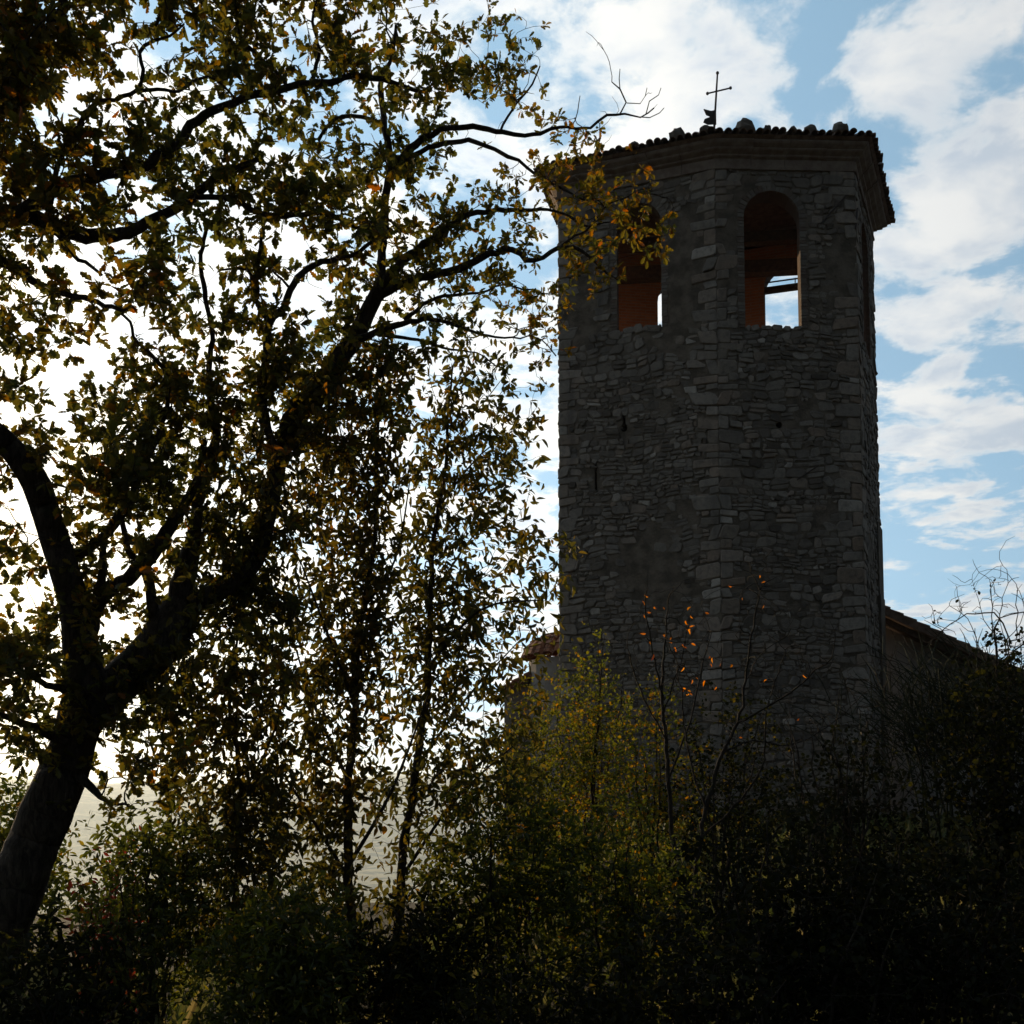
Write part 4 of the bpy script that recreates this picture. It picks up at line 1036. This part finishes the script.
traced_plant('sapling', 'thin sapling with bright orange leaves in front of the tower', 'sapling', 9.5,
    [[(682, 960, 9), (676, 880, 8), (668, 780, 7), (664, 720, 6), (662, 690, 5), (665, 640, 3), (668, 605, 2)], [(664, 700, 4), (654, 660, 3), (646, 615, 2), (645, 595, 1.5)], [(668, 780, 4), (690, 720, 3), (704, 660, 2.2), (712, 630, 1.5)], [(664, 710, 3), (678, 670, 2), (690, 620, 1.5)], [(666, 740, 3), (640, 690, 2.5), (628, 650, 1.5)]],
    'orange_leaf', [(646, 600, 2), (646, 612, 2), (660, 607, 2), (686, 614, 1), (704, 616, 1), (691, 624, 3), (688, 632, 2), (684, 626, 1), (650, 628, 1), (663, 628, 1), (666, 634, 1), (648, 636, 1), (672, 646, 2), (680, 640, 1), (692, 640, 1), (655, 654, 1), (711, 657, 3), (726, 662, 1), (733, 664, 1), (690, 666, 1), (697, 672, 1), (703, 678, 1), (688, 676, 1), (684, 690, 3), (690, 694, 2), (718, 686, 1)], 'cherry', .045, 130, .5)
traced_plant('bare_shrub', 'nearly bare dark shrub with forking branches in front of the tower', 'shrub', 8.8,
    [[(690, 980, 9), (696, 880, 8), (706, 810, 7), (722, 755, 6), (738, 722, 5), (745, 690, 4), (748, 660, 3.5), (755, 620, 3), (760, 590, 2), (771, 578, 1.5)], [(738, 722, 4), (765, 708, 3.5), (790, 692, 3), (815, 672, 2), (832, 660, 1.5)], [(706, 810, 4), (690, 760, 3), (682, 700, 2), (676, 660, 1.5)], [(722, 755, 3), (752, 740, 3), (790, 745, 2.5), (826, 728, 2), (850, 708, 1.5)], [(746, 680, 2.5), (765, 650, 2), (784, 640, 1.5)], [(700, 840, 4), (740, 800, 3.5), (764, 760, 3), (768, 710, 2), (786, 650, 1.5)]],
    'orange_leaf', [(757, 578, 1), (765, 581, 1), (736, 586, 1), (745, 603, 1), (760, 604, 1), (766, 682, 1), (800, 722, 1), (803, 680, 1), (737, 738, 1)], 'cherry', .036, 320, .6)
traced_plant('bare_shrub', 'thicket of thin pale upright twigs between the tower base and the church wall', 'shrub', 9.5,
    [[(860, 960, 7), (862, 860, 6), (864, 780, 4), (862, 740, 3), (860, 710, 1.5)], [(862, 840, 4), (885, 780, 3), (896, 740, 2), (900, 700, 1.3)], [(862, 870, 4), (838, 800, 3), (828, 760, 2), (812, 730, 1.3)], [(864, 800, 3), (880, 740, 2), (884, 700, 1.5), (890, 660, 1)], [(862, 850, 3), (905, 800, 2.5), (925, 760, 2), (934, 715, 1.2)], [(862, 880, 3), (815, 830, 2.5), (795, 790, 2), (790, 750, 1.2)]],
    None, (), twigs=420)
# arching briar and broom at the right edge
def build_right():
    t = traced_plant('briar', 'arching briar stem with dry seed heads against the sky at the right edge', 'briar', 8.6,
        [[(1010, 900, 7), (1004, 800, 6), (1000, 720, 5), (996, 660, 4), (994, 630, 3)], [(996, 670, 3.2), (1030, 640, 3), (1060, 650, 2)], [(1004, 720, 3), (1010, 660, 2.5), (1000, 618, 2.5), (975, 614, 2.2), (950, 624, 1.8), (930, 642, 1.5)], [(1000, 618, 2), (1022, 612, 2), (1050, 616, 2)],
         [(992, 640, 2.5), (992, 600, 1.8), (990, 585, 1.4), (989, 579, 1)], [(990, 590, 1.2), (994, 584, 1), (995, 578, .9)], [(998, 640, 2), (984, 620, 1.5), (978, 600, 1.2), (976, 590, 1)], [(1000, 622, 1.6), (1003, 598, 1.3), (1008, 584, 1)], [(1016, 640, 2), (1018, 605, 1.4), (1017, 590, 1)], [(985, 660, 2), (972, 628, 1.6), (962, 612, 1.2), (950, 606, 1), (938, 620, .9)], [(962, 612, 1), (958, 596, .9)], [(950, 630, 1.2), (936, 624, 1), (934, 612, .9)], [(1006, 640, 1.6), (1020, 622, 1.4), (1024, 600, 1)]],
        'shaded_leaf', [(994, 628, 6), (996, 640, 8), (1006, 650, 8), (1016, 656, 9), (1002, 664, 9), (990, 660, 6), (1012, 670, 10), (1020, 640, 5), (1024, 670, 8), (990, 580, 2), (994, 582, 2), (976, 592, 2), (934, 614, 2), (943, 616, 2), (958, 598, 2)], 'round', .03, 120, .2)
    base = at(950, 800, 9.0); base[2] = float(ground_z(base[0], base[1]))
    t = thing('broom_shrub', 'spiky dark broom of fine curved stems in front of the church wall', 'shrub', tuple(base)); mb = MB()
    root = at(965, 735, 9.0)
    for k in range(16):
        q = base + [RNG.normal() * .2, RNG.normal() * .2, -.05]; e = root + RNG.normal(size=3) * [.35, .3, .25]
        mb.tube([q, (q + e) / 2 + RNG.normal(size=3) * .06, e], [.014, .011, .008], 5)
    for k in range(1100):
        o = root + RNG.normal(size=3) * [.42, .35, .26]; a = RNG.normal() * .75 - .25; L = RNG.uniform(.25, .6)
        d = unit([math.sin(a) * 1.1, RNG.normal() * .5, .75 + .3 * RNG.normal()]); e = o + d * L; c = o + d * L * .5 + np.array([0, 0, .05]) * L
        e = e - [0, 0, .10 * L]
        mb.tube([o, c, e], [.004, .0035, .0018], 4)
    mb.build('stems', M['broom'], t)
M['broom'] = m_plain('broom_stem', (.014, .017, .009), (.03, .034, .014), 8, .8, .002, .1)
build_right()

# ------------------------------------------------------------------ grass
def build_grass():
    n = 16000; x = RNG.uniform(-9, 9, n); y = RNG.uniform(2.2, 24, n); z = ground_z(x, y); h = RNG.uniform(.12, .45, n)
    d = RNG.normal(size=(n, 3)) * .35 + [0, 0, 1.]
    me = leaf_mesh('grass', 'needle', np.stack([x, y, z], 1), d, h, RNG.random(n))
    tag(link('grass', me, M['grass']), 'dry grass growing under the bushes', 'grass', kind='stuff')
build_grass()

# ------------------------------------------------------------------ the air over the valley
def build_haze():
    m, g, out = material('valley_haze')
    v = g.new('ShaderNodeVolumePrincipled'); v.inputs['Color'].default_value = (.76, .90, 1.0, 1); v.inputs['Density'].default_value = 1.25e-4; v.inputs['Anisotropy'].default_value = .55
    g.l.new(v.outputs[0], out.inputs['Volume'])
    mb = MB(); mb.box((0, 0, 25), (14500, 0, 0), (0, 14500, 0), (0, 0, 235)); o = mb.build('haze', m)
    tag(o, 'pale haze lying over the valley', 'haze', kind='stuff')
build_haze()
